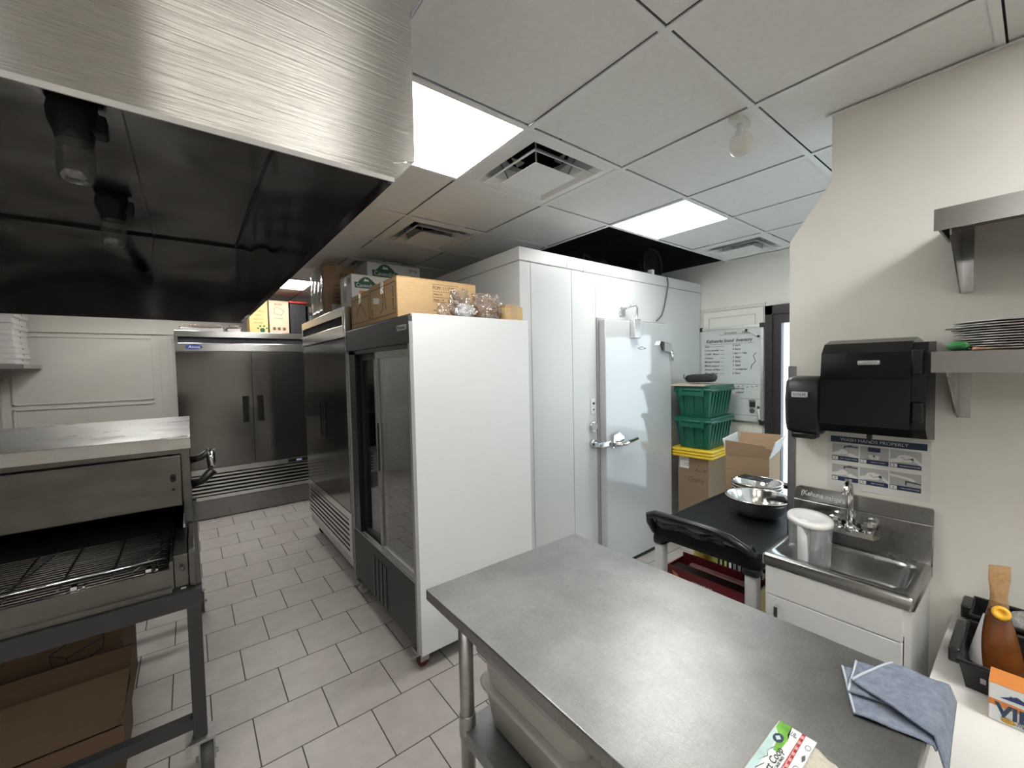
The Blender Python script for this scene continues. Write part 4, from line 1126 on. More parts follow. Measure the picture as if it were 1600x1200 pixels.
# open carton on a closed one, behind the cart
t = carton('cardboard_box', 'plain closed cardboard carton on the floor under the open carton', 2.86, 3.16, 1.04, 1.28, 0, .62, 'brown', None, .0, 'x')
t = thing('cardboard_box', 'open brown cardboard carton with raised flaps behind the black cart', 'box', (2.98, 1.2, .622))
OC = Vector((2.79, 1.285, 0)); OU = Vector((.174, -.985, 0)); OV = Vector((.985, .174, 0))
def op(u, v, z): return OC + OU * u + OV * v + Vector((0, 0, z))
def obox(mb, u0, u1, v0, v1, z0, z1):
    return mb.hexa([op(u0, v0, z0), op(u1, v0, z0), op(u1, v1, z0), op(u0, v1, z0)], [op(u0, v0, z1), op(u1, v0, z1), op(u1, v1, z1), op(u0, v1, z1)])
W_, D_ = .25, .36
mb = MB()
obox(mb, 0, W_, 0, .005, .623, 1.02); obox(mb, 0, W_, D_ - .005, D_, .623, 1.02); obox(mb, 0, .005, .005, D_ - .005, .623, 1.02); obox(mb, W_ - .005, W_, .005, D_ - .005, .623, 1.02); obox(mb, .005, W_ - .005, .005, D_ - .005, .623, .63)
mb.build('box_body', 'brown', t)
fl = lambda mb, q: mb.build('flap', q, t)
fl(MB().hexa([op(0, 0, 1.021), op(W_, 0, 1.021), op(W_, .005, 1.021), op(0, .005, 1.021)], [op(.0, -.012, 1.12), op(W_ - .02, -.012, 1.105), op(W_ - .02, -.007, 1.105), op(.0, -.007, 1.12)]), 'brown')
fl(MB().hexa([op(0, D_ - .005, 1.021), op(W_, D_ - .005, 1.021), op(W_, D_, 1.021), op(0, D_, 1.021)], [op(.0, D_ + .02, 1.125), op(W_, D_ + .02, 1.125), op(W_, D_ + .025, 1.125), op(.0, D_ + .025, 1.125)]), 'brown')
fl(MB().hexa([op(0, .006, 1.021), op(.005, .006, 1.021), op(.005, D_ - .006, 1.021), op(0, D_ - .006, 1.021)], [op(-.02, .0, 1.125), op(-.015, .0, 1.125), op(-.015, D_, 1.125), op(-.02, D_, 1.125)]), 'whitebox')
fl(MB().hexa([op(W_ - .005, .006, 1.021), op(W_, .006, 1.021), op(W_, D_ - .006, 1.021), op(W_ - .005, D_ - .006, 1.021)], [op(W_ + .03, .0, 1.13), op(W_ + .035, .0, 1.13), op(W_ + .035, D_, 1.13), op(W_ + .03, D_, 1.13)]), 'whitebox')

# ------------------------------------------------------------------ black utility cart
t = thing('utility_cart', 'black plastic two-shelf utility cart with grey posts', 'cart', (2.26, .945, 0))
CX0, CX1, CY0, CY1 = 1.80, 2.72, .70, 1.195
def crring(x0, x1, y0, y1, z, r=.03, n=4):
    pts = []
    for (cx, cy, a0) in ((x1 - r, y1 - r, 0), (x0 + r, y1 - r, 90), (x0 + r, y0 + r, 180), (x1 - r, y0 + r, 270)):
        for k in range(n + 1):
            a = R(a0 + 90 * k / n); pts.append((cx + r * math.cos(a), cy + r * math.sin(a), z))
    return pts
MB().loft([crring(CX0 + .015, CX1 - .015, CY0 + .012, CY1 - .012, .765), crring(CX0, CX1, CY0, CY1, .772), crring(CX0, CX1, CY0, CY1, .835, .035), crring(CX0 + .012, CX1 - .012, CY0 + .012, CY1 - .012, .838, .03), crring(CX0 + .05, CX1 - .05, CY0 + .022, CY1 - .022, .828, .02)]).build('top_tray', 'cartblue', t)
# raised tool bins at both ends + handle bars
for sx, x in ((1, CX0), (-1, CX1)):
    MB().prism([(x - .002 * sx, .79), (x - .002 * sx, .845), (x + .03 * sx, .862), (x + .055 * sx, .835), (x + .055 * sx, .79)], 'y', CY0 + .03, CY1 - .005).build('end_panel', 'cartblue', t)
mb = MB().grid(lambda u, v: (CX0 - .006 - .012 * v - .006 * math.sin(21 * u + 3 * v) * math.sin(PI * v), CY0 + .13 + .33 * u, .835 + .035 * v + .006 * math.sin(13 * u)), 30, 6, .003)
mb.build('torn_tape', 'black', t)
for sx, x in ((1, CX0), (-1, CX1)):
    xo = x - .028 * sx
    mb = MB().tube([(x + .01 * sx, CY1 - .015, .80), (xo + .012 * sx, CY1 - .005, .85), (xo, CY1 - .01, .885), (xo, CY1 - .04, .897), (xo, (CY0 + CY1) / 2, .899), (xo, CY0 + .17, .897), (xo + .004 * sx, CY0 + .10, .885), (xo + .015 * sx, CY0 + .04, .855), (x + .012 * sx, CY0 + .02, .825)],
                   [.018, .019, .019, .019, .018, .018, .018, .017, .016], 12)
    mb.build('handle', 'black', t)
for (x, y) in ((CX0 + .034, CY0 + .034), (CX0 + .034, CY1 - .034), (CX1 - .034, CY0 + .034), (CX1 - .034, CY1 - .034)):
    pl = MB().loft([crring(x - .025, x + .025, y - .025, y + .025, .145, .012), crring(x - .025, x + .025, y - .025, y + .025, .768, .012)]).build('post', 'greypost', t)
    MB().loft([crring(x - .031, x + .031, y - .031, y + .031, .742, .015), crring(x - .031, x + .031, y - .031, y + .031, .772, .015)]).build('post_socket', 'black', t)
    ca = MB().cyl((x, y, .11), (x, y, .145), .022, 12).box(x - .03, x - .024, y - .025, y + .025, .05, .115).box(x + .024, x + .03, y - .025, y + .025, .05, .115).build('caster', 'galv', t)
    MB().cyl((x - .015, y, .06), (x + .015, y, .06), .06, 20).build('wheel', 'rubber', ca)
MB().loft([crring(CX0 + .01, CX1 - .01, CY0 + .01, CY1 - .01, .24), crring(CX0, CX1, CY0, CY1, .25), crring(CX0, CX1, CY0, CY1, .31), crring(CX0 + .03, CX1 - .03, CY0 + .03, CY1 - .03, .312), crring(CX0 + .04, CX1 - .04, CY0 + .04, CY1 - .04, .282)]).build('lower_shelf', 'cartblue', t)
# bowls on the cart
def bowl(name, label, c, r, h, group=None, cat='bowl'):
    prof = []
    for k in range(11):
        a = k / 10 * PI / 2
        q_ = k / 10
        prof.append((r * (.42 + .58 * q_ ** .46), h * q_ ** 1.4))
    inner = [(max(.001, q - .002), z + .0025) for q, z in prof[::-1]]
    return tag(MB().lathe(prof + [(r + .009, h), (r + .009, h + .004), (r - .001, h + .004)] + inner, c, 48, cap0=True, cap1=True).build(name, 'bowl'), label, cat, group)
CTZ = .8385
bowl('mixing_bowl', 'large shiny steel mixing bowl on the black cart', (2.32, .905, CTZ - .008), .143, .098, 'steel mixing bowls')
for k in range(3):
    bowl('mixing_bowl', ('bottom', 'middle', 'top')[k] + ' bowl of the nested steel stack behind the big mixing bowl', (2.582, 1.012, CTZ - .006 + k * .016), .122 , .07, 'nested steel bowls')
mb = MB().tube([(2.345, .775, CTZ + .082), (2.335, .792, CTZ + .098), (2.325, .83, CTZ + .096), (2.31, .86, CTZ + .085)], [.012, .017, .016, .006], 10)
tag(mb.build('utensil_head', 'black'), 'small black utensil head hooked over the rim of the big bowl', 'utensil')
for k in range(3):
    mb = MB().tube([(2.50 + .032 * k, 1.08 , CTZ + .128), (2.515 + .032 * k, 1.01, CTZ + .124), (2.53 + .032 * k, .93, CTZ + .120)], [.010, .011, .008], 8, flat=.5)
    tag(mb.build('spatula', 'black'), 'black plastic spatula handle lying across the nested steel bowls', 'utensil', 'black spatulas on the bowls')
# lower shelf load
t = thing('carton_tray', 'dark red printed open carton on the lower shelf of the cart', 'box', (2.13, .98, .313))
RX0, RX1, RY0, RY1, RZ0, RZ1 = 1.895, 2.05, .765, 1.165, .313, .606
MB().box(RX0, RX0 + .005, RY0, RY1, RZ0, RZ1).box(RX1 - .005, RX1, RY0, RY1, RZ0, RZ1 + .02).box(RX0 + .005, RX1 - .005, RY0, RY0 + .005, RZ0, RZ1).box(RX0 + .005, RX1 - .005, RY1 - .005, RY1, RZ0, RZ1).box(RX0 + .005, RX1 - .005, RY0 + .005, RY1 - .005, RZ0, RZ0 + .01).build('box_body', 'redcarton', t)
MB().box(RX0 - .001, RX0 - .0002, RY0, RY0 + .12, RZ0, RZ1 - .05).box(RX0 - .001, RX0 - .0002, RY1 - .05, RY1, RZ0, RZ1 - .05).box(RX0, RX1, RY0 - .001, RY0 - .0002, RZ0, RZ1 - .01).build('yellow_band', 'lid', t)
mb = MB().text('SIGNATURE', (RX0 - .0012, .985, RZ1 - .045), *mX, .013, width=.10).text('KIRKLAND', (RX0 - .0012, .985, RZ1 - .075), *mX, .024, width=.12)
mb.build('printed_lettering', 'frost', t)
MB().prism([(1.10, RZ1 - .10), (1.14, RZ1 - .02), (1.11, RZ1 - .03), (1.075, RZ1 - .09)], 'x', RX0 - .0012, RX0 - .0003).build('printed_picture', 'pink', t)
MB().box(RX0 + .006, RX0 + .095, RY0 + .006, RY1 - .006, RZ1 - .022, RZ1 - .016).build('top_flap', 'darkflap', t)
MB().hexa([(RX0 + .103, RY0 + .01, RZ1 - .03), (RX0 + .140, RY0 + .01, RZ1 - .03), (RX0 + .130, RY1 - .06, RZ1 - .03), (RX0 + .106, RY1 - .06, RZ1 - .03)], [(RX0 + .103, RY0 + .01, RZ1 - .012), (RX0 + .140, RY0 + .01, RZ1 - .012), (RX0 + .130, RY1 - .06, RZ1 - .012), (RX0 + .106, RY1 - .06, RZ1 - .012)]).build('inner_flap', 'ginghamlight', t)
mb = MB().grid(lambda u, v: (2.20 + (.12 + .02 * math.sin(11 * u)) * math.cos(2 * PI * u) * math.sin(PI * v) ** .6, 1.095 + .08 * math.sin(2 * PI * u) * math.sin(PI * v) ** .6, .313 + (.205 - .205 * math.cos(PI * v)) + .015 * math.sin(17 * u + 9 * v) * math.sin(PI * v)), 36, 14)
tag(mb.build('yellow_bag', 'yellowbag'), 'crumpled yellow plastic bag on the lower shelf behind the red carton', 'bag')
mb = MB()
for k in range(11): mb.box(2.06, 2.07, .76 + k * .022, .768 + k * .022, .33, .66)
mb.box(2.059, 2.072, .75, 1.0, .655, .668).box(2.059, 2.072, .75, 1.0, .314, .332)
tag(mb.build('black_rack', 'black'), 'black slotted plastic rack on the lower cart shelf beside the yellow bag', 'rack')

# ------------------------------------------------------------------ hand sink and its cabinet
t = thing('sink_cabinet', 'white cabinet with a hinged door under the hand sink', 'cabinet', (1.87, .435, 0))
KX0, KY0, KY1 = 1.715, .232, .640
MB().box(KX0, 2.046, KY0, KY1, .08, .74).box(KX0, 2.046, KY0, KY0 + .016, .74, .862).box(KX0, 2.046, KY1 - .016, KY1, .74, .862).box(KX0, KX0 + .014, KY0 + .016, KY1 - .016, .74, .862).build('carcass', 'white', t)
MB().box(KX0 + .04, 2.04, KY0, KY1, 0, .08).build('plinth', 'charcoal', t)
MB().box(KX0 - .018, KX0 - .0012, KY0 + .018, KY1 - .010, .757, .862).build('fixed_panel', 'white', t)
d = MB().box(KX0 - .018, KX0 - .001, KY0 + .018, KY1 - .010, .10, .752, .002).build('door', 'white', t)
MB().box(KX0 - .0012, KX0 - .0004, KY0 + .016, KY1 - .008, .09, .77).build('shadow_gap', 'charcoal', t)
MB().box(KX0 - .042, KX0 - .036, .585, .597, .635, .725).box(KX0 - .036, KX0 - .018, .585, .597, .718, .725).box(KX0 - .036, KX0 - .018, .585, .597, .635, .642).build('door_handle', 'chrome', d)
t = thing('hand_sink', 'small stainless steel hand sink with backsplash on the white cabinet', 'sink', (1.87, .435, .863))
SX0, SX1, SY0, SY1, SZR = 1.695, 2.046, .224, .648, .905
ox = crring(SX0, SX1, SY0, SY1, SZR, .012); n_ = len(ox)
r_ = lambda q, z, rr: crring(1.745 + q, 1.985 - q, .262 + q, .612 - q, z, rr)
MB().loft([crring(SX0, SX1, SY0, SY1, .864, .012), crring(SX0, SX1, SY0, SY1, .899, .012), crring(SX0 + .006, SX1 - .0, SY0 + .006, SY1 - .006, SZR, .012),
           r_(-.012, SZR, .05), r_(-.006, SZR - .006, .05), r_(.0, SZR - .02, .05), r_(.01, .815, .05), r_(.025, .796, .05), r_(.05, .788, .045)], False, True).build('basin', 'sinksteel', t)
MB().lathe([(.024, 0), (.026, .002), (.016, .003)], (1.865, .437, .7885), 18).build('drain', 'chrome', t)
bs = MB().box(2.026, 2.046, SY0, SY1, SZR - .01, 1.045, .003)
bs.prism([(SY0, 1.045), (SY1, 1.045), (SY1 - .008, 1.095), (SY1 - .022, 1.102), (SY0 + .004, 1.102), (SY0, 1.095)], 'x', 2.034, 2.046)
bs = bs.build('backsplash', 'sinksteel', t)
MB().text('(Kehuna oalapra', (2.0335, .548, 1.072), (0, -1, -.05), (0, 0, 1), .021, width=.15, shear=.2, bold=.03).build('marker_writing', 'frost', bs)
fc = MB().loft([[(2.026, .365, .955), (2.026, .365, 1.0), (2.026, .515, 1.0), (2.026, .515, .955)], [(1.985, .375, .955), (1.99, .380, .975), (1.99, .500, .975), (1.985, .505, .955)]], True, True, False).build('faucet', 'chrome', t)
MB().lathe([(.018, 0), (.018, .02), (.012, .025)], (2.0, .449, .968), 16).tube([(2.0, .449, .98), (2.0, .449, 1.10), (1.997, .449, 1.14), (1.98, .448, 1.165), (1.955, .447, 1.168), (1.93, .446, 1.155), (1.918, .445, 1.125)], [.0105, .0105, .0105, .0105, .0105, .0105, .012], 12).build('spout', 'chrome', fc)
for y in (.392, .497):
    MB().lathe([(.012, 0), (.012, .012), (.021, .016), (.023, .030), (.019, .042), (.008, .046)], (1.995, y, .975), 8, smooth=False).build('faucet_knob', 'chrome', fc)
# water filter pitcher in the basin
t = thing('water_pitcher', 'clear water filter pitcher with white lid standing in the sink', 'pitcher', (1.888, .545, .790))
pc_ = (1.876, .545, .795)
PR = R(28)
MB().lathe([(.066, 0), (.070, .01), (.074, .10), (.080, .215)], pc_, 40, 1.28, .88, cap1=False, rot=PR).build('pitcher_body', 'clear', t)
MB().lathe([(.064, .003), (.066, .012), (.068, .075), (.060, .078)], pc_, 32, 1.22, .84, rot=PR).build('water', 'clear', t)
MB().lathe([(.066, .215), (.060, .13), (.035, .115), (.032, .06), (.03, .06)], pc_, 28, 1.2, .85, cap0=False, rot=PR).build('filter_funnel', 'clear', t)
MB().lathe([(.079, .214), (.0825, .217), (.0825, .228), (.080, .232), (.052, .2335), (.050, .2305), (.02, .231)], pc_, 40, 1.28, .88, rot=PR).build('lid', 'pitcherwhite', t)
hx, hy = 1.888 - .083, .545 - .02
MB().tube([(1.835, .548, 1.015), (1.815, .545, 1.019), (1.796, .541, 1.011), (1.788, .539, .978), (1.790, .539, .88), (1.798, .541, .838), (1.823, .546, .825)], [.020, .021, .020, .019, .018, .017, .012], 12, flat=.62).build('handle', 'pitcherwhite', t)

# ------------------------------------------------------------------ dispensers and poster on the partition
t = thing('paper_towel_dispenser', 'large black smoked plastic paper towel dispenser on the partition wall', 'dispenser', (1.94, .37, 1.345))
MB().prism([(2.049, 1.695), (1.95, 1.705), (1.885, 1.690), (1.85, 1.655), (1.838, 1.56), (1.833, 1.40), (1.845, 1.372), (2.049, 1.345)], 'y', .262, .505).build('front_cover', 'blackgloss', t)
mb = MB().prism([(2.049, 1.69), (1.90, 1.685), (1.862, 1.63), (1.862, 1.40), (1.90, 1.365), (2.049, 1.345)], 'y', .228, .262)
mb.box(1.845, 1.87, .234, .262, 1.58, 1.66, .004).box(1.848, 1.87, .232, .262, 1.42, 1.49, .006)
mb.build('side_housing', 'black', t)
MB().box(1.842, 1.85, .300, .475, 1.543, 1.552, .003).build('cover_ridge', 'black', t)
MB().box(1.8355, 1.845, .338, .398, 1.612, 1.628, .004).build('logo_badge', 'silverink', t)
MB().box(1.875, 1.90, .366, .378, 1.345, 1.372, .002).build('tear_tab', 'ink', t)
t = thing('soap_dispenser', 'narrow black soap dispenser with blue and white badge at the partition edge', 'dispenser', (2.0, .60, 1.33))
MB().loft([[(p[0], p[1], z) for p in crring(1.952 + a, 2.049, .532 + b_, .664 - b_, 0, .022)] for z, a, b_ in ((1.335, .03, .012), (1.345, .012, .004), (1.38, .004, .001), (1.47, 0, 0), (1.545, .006, .002), (1.562, .02, .008), (1.568, .04, .02))]).build('soap_cover', 'soapblack', t)
MB().box(1.965, 2.03, .555, .64, 1.315, 1.34, .008).build('push_bar', 'black', t)
b_ = MB().box(1.9495, 1.953, .577, .634, 1.484, 1.507, .003).build('logo_badge', 'frost', t)
MB().text('ECOLAB', (1.949, .6055, 1.4955), *mX, .011, width=.042).build('logo_lettering', 'logoblue', b_)
# poster
t = thing('hand_washing_poster', 'hand washing instruction poster taped below the paper towel dispenser', 'poster', (2.048, .385, 1.125))
PX = 2.0485
MB().box(PX - .001, PX, .235, .535, 1.120, 1.345).build('poster_sheet', 'paper', t)
Yp = lambda u: .525 - u * .28          # u from left to right
MB().box(PX - .0016, PX - .001, Yp(1.0), Yp(.0), 1.303, 1.327).build('title_band', 'navy', t)
MB().text('WASH HANDS PROPERLY', (PX - .0018, Yp(.47), 1.315), *mX, .0125, width=.20).build('title_lettering', 'frost', t)
steps = ('WET YOUR HANDS', 'APPLY SOAP', 'WASH HANDS FOR 20 SECONDS', 'RINSE', 'DRY HANDS', 'TURN OFF WATER')
for k in range(6):
    pn = MB(); bar = MB(); num = MB(); tx = MB(); hand = MB(); tap = MB(); ln = MB()
    c_, r_ = k % 3, k // 3
    u0 = .02 + c_ * .315; u1 = u0 + .30
    z1 = 1.296 - r_ * .082; z0 = z1 - .060
    pn.box(PX - .0014, PX - .001, Yp(u1), Yp(u0), z0, z1)
    bar.box(PX - .0018, PX - .001, Yp(u1), Yp(u0), z0 - .006, z0 + .011)
    num.box(PX - .0021, PX - .0017, Yp(u0 + .07), Yp(u0 + .005), z0 - .004, z0 + .009)
    tx.text(steps[k], (PX - .0021, Yp((u0 + .08 + u1) / 2), z0 + .0025), *mX, .0042, .0002, width=min(.055, .0042 * len(steps[k])))
    ln.text(str(k + 1), (PX - .0024, Yp(u0 + .037), z0 + .0025), *mX, .008, .0002)
    ym = Yp((u0 + u1) / 2); zm = z0 + .03
    H = lambda pts: hand.prism([(ym - a, zm + b2) for a, b2 in pts], 'x', PX - .0019, PX - .0013)
    if k in (0, 3):
        H([(-.042, -.016), (-.042, -.006), (-.02, .002), (-.012, .010), (.0, .008), (.010, .0), (.006, -.010), (-.02, -.014)])
        H([(.004, -.012), (.016, -.002), (.042, -.014), (.042, -.019), (.016, -.018)])
        tap.prism([(ym + .004, zm + .014), (ym + .004, zm + .024), (ym - .04, zm + .024), (ym - .04, zm + .020), (ym, zm + .020), (ym, zm + .014)], 'x', PX - .0019, PX - .0013)
        tap.box(PX - .0019, PX - .0013, ym - .022, ym - .008, zm + .025, zm + .028)
    elif k == 1:
        tap.box(PX - .0019, PX - .0013, ym - .018, ym + .018, zm + .012, zm + .028)
        H([(-.016, -.004), (-.012, -.016), (.0, -.019), (.012, -.016), (.016, -.004), (.008, .0), (-.008, .0)])
        ln.cyl((PX - .0021, ym, zm - .004), (PX - .0013, ym, zm - .004), .003, 8)
    elif k in (2, 4):
        H([(-.042, -.019), (-.042, -.006), (-.024, .0), (-.018, .012), (-.002, .015), (.018, .010), (.024, .0), (.012, -.012), (-.012, -.013)])
        H([(.014, .0), (.020, .010), (.042, -.012), (.042, -.022)])
        ln.tube([(PX - .0021, ym + .012, zm + .006), (PX - .0021, ym, zm - .004), (PX - .0021, ym - .012, zm + .002), (PX - .0021, ym - .018, zm - .002)], .0007, 5)
    else:
        H([(-.042, .014), (-.042, .022), (.010, .014), (.030, .006), (.020, .002), (.0, .008)])
        tap.prism([(ym + .0, zm - .014), (ym + .0, zm + .002), (ym - .042, zm - .003), (ym - .042, zm - .007), (ym - .004, zm - .003), (ym - .004, zm - .014)], 'x', PX - .0019, PX - .0013)
    pp = pn.build('picture_panel', 'papergrey', t)
    cb = bar.build('caption_band', 'navy', t)
    num.build('number_box', 'paper', cb); tx.build('caption_lettering', 'frost', cb)
    hand.build('hand_drawing', 'paper', pp)
    if len(tap.bm.verts): tap.build('tap_drawing', 'navy', pp)
    else: tap.bm.free()
    ln.build('line_drawing', 'ink', pp)

# ------------------------------------------------------------------ wall shelves with pans
for (z1, l) in ((2.066, 'upper stainless steel wall shelf on the partition, with nothing standing on it'), (1.650, 'lower stainless steel wall shelf carrying round pans')):
    t = thing('wall_shelf', l, 'shelf', (1.9, -.5, z1 - .06), 'steel wall shelves')
    MB().box(1.745, 2.049, -1.3, .205, z1 - .006, z1).box(1.745, 1.752, -1.3, .205, z1 - .062, z1 - .006).box(1.752, 2.049, .199, .205, z1 - .045, z1 - .006).build('shelf_board', 'shelfsteel', t)
    for y in (.175, -1.0):
        MB().prism([(1.762, z1 - .007), (2.049, z1 - .007), (2.049, z1 - .22), (2.03, z1 - .22), (1.775, z1 - .075)], 'x' if False else 'y', y - .004, y).box(2.044, 2.049, y - .03, y, z1 - .22, z1 - .007).build('bracket', 'shelfsteel', t)
z = 1.651
for k in range(12):
    h = .0070
    cx, cy = 1.885 + random.uniform(-.008, .006), -.150 + .175 + random.uniform(-.012, .012)
    if k in (9,): cy += .012
    r_ = .150 + random.uniform(-.004, .004)
    tag(MB().lathe([(r_ - .035, 0), (r_ - .012, .0035), (r_, .0045), (r_, .0062), (r_ - .013, .0052), (r_ - .036, .0018)], (cx, cy, z), 48).build('pizza_pan', 'alu'),
        ORD[k] + ' round aluminium pizza pan in the stack on the lower wall shelf', 'pan', 'stacked pizza pans')
    z += h
mb = MB().grid(lambda u, v: (1.768 + .015 * math.cos(2 * PI * u) * math.sin(PI * v), .150 + .024 * math.sin(2 * PI * u) * math.sin(PI * v) + .004 * math.sin(9 * u), 1.652 + .013 - .013 * math.cos(PI * v) + .003 * math.sin(14 * u) * math.sin(PI * v)), 24, 10)
tag(mb.build('green_packet', 'greenbag'), 'crumpled green bag end at the front edge of the lower wall shelf', 'bag')
mb = MB().box(1.752, 1.772, -.30, .125, 1.651, 1.660, .003)
t = thing('food_packet', 'flat orange and brown food packet lying before the pans on the shelf', 'packet', (1.775, -.12, 1.651))
mb.build('packet_body', 'peach', t)
MB().box(1.7512, 1.7522, -.30, .03, 1.6525, 1.6595).build('yellow_label', 'lid', t)

# ------------------------------------------------------------------ white counter at the right
t = thing('white_counter', 'white topped counter along the partition carrying black baskets', 'counter', (1.5, -.6, 0))
MB().box(.98, 2.048, -1.6, .178, .715, .745, .003).build('worktop', 'counter', t)
MB().box(1.45, 2.046, -1.58, .165, .08, .714).build('carcass', 'white', t)
MB().box(1.50, 2.046, -1.58, .160, 0, .08).build('plinth', 'charcoal', t)
for (y0, y1) in ((-.42, .160), (-1.0, -.425), (-1.575, -1.005)):
    d = MB().box(1.432, 1.449, y0, y1, .10, .705, .002).build('door', 'white', t)
    MB().box(1.41, 1.416, y0 + .04, y0 + .05, .45, .6).box(1.416, 1.432, y0 + .04, y0 + .05, .59, .6).box(1.416, 1.432, y0 + .04, y0 + .05, .45, .46).build('door_handle', 'chrome', d)
KZ = .746
def basket(name, label, x0, x1, y0, y1, h, group):
    t = thing(name, label, 'basket', ((x0 + x1) / 2, (y0 + y1) / 2, KZ), group)
    q = .014
    mb = MB()
    mb.hexa([(x0 + q, y0 + q, KZ), (x1 - q, y0 + q, KZ), (x1 - q, y1 - q, KZ), (x0 + q, y1 - q, KZ)], [(x0 + q, y0 + q, KZ + .004), (x1 - q, y0 + q, KZ + .004), (x1 - q, y1 - q, KZ + .004), (x0 + q, y1 - q, KZ + .004)])
    w_ = .004
    for (a, b_) in (((x0, y0), (x1, y0)), ((x1, y0), (x1, y1)), ((x1, y1), (x0, y1)), ((x0, y1), (x0, y0))):
        cx, cy = (x0 + x1) / 2, (y0 + y1) / 2
        ins = lambda p, d: (p[0] + (d if p[0] < cx else -d), p[1] + (d if p[1] < cy else -d))
        b0, b1 = ins(a, q), ins(b_, q); b2, b3 = ins(b_, q + w_), ins(a, q + w_)
        t2, t3 = ins(b_, w_), ins(a, w_)
        mb.hexa([(*b0, KZ), (*b1, KZ), (*b2, KZ), (*b3, KZ)], [(*a, KZ + h), (*b_, KZ + h), (*t2, KZ + h), (*t3, KZ + h)])
    mb.build('basket_body', 'black', t)
    mb = MB().tube([(x0, y0, KZ + h), (x1, y0, KZ + h), (x1, y1, KZ + h), (x0, y1, KZ + h)], .006, 8, True)
    for (xx0, xx1) in ((x0 - .028, x0 + .006),):
        pass
    mb.box(x0 + .03, x1 - .03, y1 - .002, y1 + .022, KZ + h - .03, KZ + h + .012, .005)
    mb.build('basket_rim', 'black', t)
    for k in range(2): MB().box(x0 + .0035, x0 + .0095, y1 - .05 - k * .03, y1 - .04 - k * .03, KZ + .03, KZ + .043).build('slot', 'papergrey', t)
    return t
basket('plastic_basket', 'black plastic basket holding the brown sauce pouch on the white counter', 1.60, 1.86, -.25, .125, .075, 'black baskets')
basket('plastic_basket', 'black plastic basket at the back against the partition wall', 1.885, 2.035, -.25, .125, .085, 'black baskets')
t = thing('sauce_pouch', 'tall brown sauce pouch with twisted neck and yellow cap in the front basket', 'pouch', (1.73, .03, KZ + .005))
def pouch(u, v):
    a = 2 * PI * u
    if v < .58: wd = .056 - .034 * (v / .58) ** 1.2; th = .040 - .027 * v / .58
    else:
        q = (v - .58) / .42
        wd = .022 - .005 * math.sin(PI * min(1, q * 1.5)) + .001 * q; th = .013 - .010 * q
    tw = .12 + .45 * v
    x, y = th * math.sin(a), wd * math.cos(a)
    return (1.735 + x * math.cos(tw) - y * math.sin(tw), .062 + x * math.sin(tw) + y * math.cos(tw), KZ + .006 + .305 * v)
MB().grid(lambda u, v: pouch(u, v * .60), 32, 16).build('sauce_fill', 'sauce', t)
MB().grid(lambda u, v: pouch(u, .60 + v * .40), 32, 12).build('pouch_neck', 'saucebag', t)
MB().grid(lambda u, v: tuple(Vector(pouch(1.03 - .20 * u * (1 - .6 * v), .08 + v * .46)) + Vector((-.003, .003, 0))), 8, 8).build('pouch_label', 'saucelabel', t)
pcap = Vector((1.708, .056, KZ + .190))
MB().lathe([(.024, 0), (.026, .004), (.023, .012), (.013, .014), (.011, .010), (.001, .009)], (0, 0, 0), 24).rot(R(-62), (0, 0, 0), 'Y').rot(R(-20), (0, 0, 0)).build('cap', 'cap', t) if False else None
mb = MB().lathe([(.0165, 0), (.0185, .004), (.017, .012), (.009, .014), (.008, .009), (.001, .008)], (0, 0, 0), 24).rot(R(-62), (0, 0, 0), 'Y')
for v in mb.bm.verts: v.co += pcap
mb.build('spout_cap', 'cap', t)
t = thing('sauce_pouch', 'second sauce pouch lying low in the basket with its yellow cap showing', 'pouch', (1.70, -.10, KZ + .005))
MB().grid(lambda u, v: (1.70 + .05 * math.sin(2 * PI * u) * math.sin(PI * v) ** .6, -.13 + .08 * math.cos(2 * PI * u) * math.sin(PI * v) ** .6, KZ + .006 + .035 - .035 * math.cos(PI * v)), 24, 10).build('pouch_body', 'sauce', t)
mb = MB().lathe([(.018, 0), (.020, .004), (.018, .012), (.010, .014), (.008, .010), (.001, .009)], (0, 0, 0), 24).rot(R(-50), (0, 0, 0), 'Y')
for v in mb.bm.verts: v.co += Vector((1.645, -.020, KZ + .070))
mb.build('spout_cap', 'cap', t)
t = thing('clear_packet', 'clear plastic packet with grey contents in the back basket', 'packet', (1.96, .0, KZ + .005))
MB().grid(lambda u, v: (1.96 + .048 * math.cos(2 * PI * u) * math.sin(PI * v) ** .5, -.02 + .09 * math.sin(2 * PI * u) * math.sin(PI * v) ** .5, KZ + .006 + .05 - .05 * math.cos(PI * v) + .006 * math.sin(15 * u)), 24, 10).build('packet_film', 'wrapclear', t)
# printed carton
t = thing('food_carton', 'orange and white printed food carton at the front of the white counter', 'carton', (1.56, .02, KZ))
FX, FY1, FH = 1.515, .066, .092
MB().box(FX, FX + .075, -.12, FY1, KZ, KZ + FH, .0015, 1).build('carton_body', 'label_white', t)
MB().box(FX - .0008, FX - .0001, -.12, FY1, KZ + FH * .42, KZ + FH * .58).box(FX, FX + .075, -.12, FY1, KZ + FH, KZ + FH + .0008).build('orange_band', 'orange', t)
MB().box(FX, FX + .0752, FY1, FY1 + .0008, KZ + .0, KZ + FH).build('end_panel', 'pinkbox', t)
mb = MB().text('VIETTI', (FX - .0012, -.003, KZ + .031), *mX, .030, width=.115, bold=.05).text('AXM', (FX - .0018, .022, KZ + .070), *mX, .009)
mb.text('3 x 4', (FX - .0012, -.01, KZ + .060), *mX, .012)
mb.build('printed_lettering', 'navy', t)
MB().prism([(.048, KZ + .062), (.022, KZ + .077), (-.004, KZ + .064)], 'x', FX - .0013, FX - .0003).build('blue_emblem', 'logoblue', t)
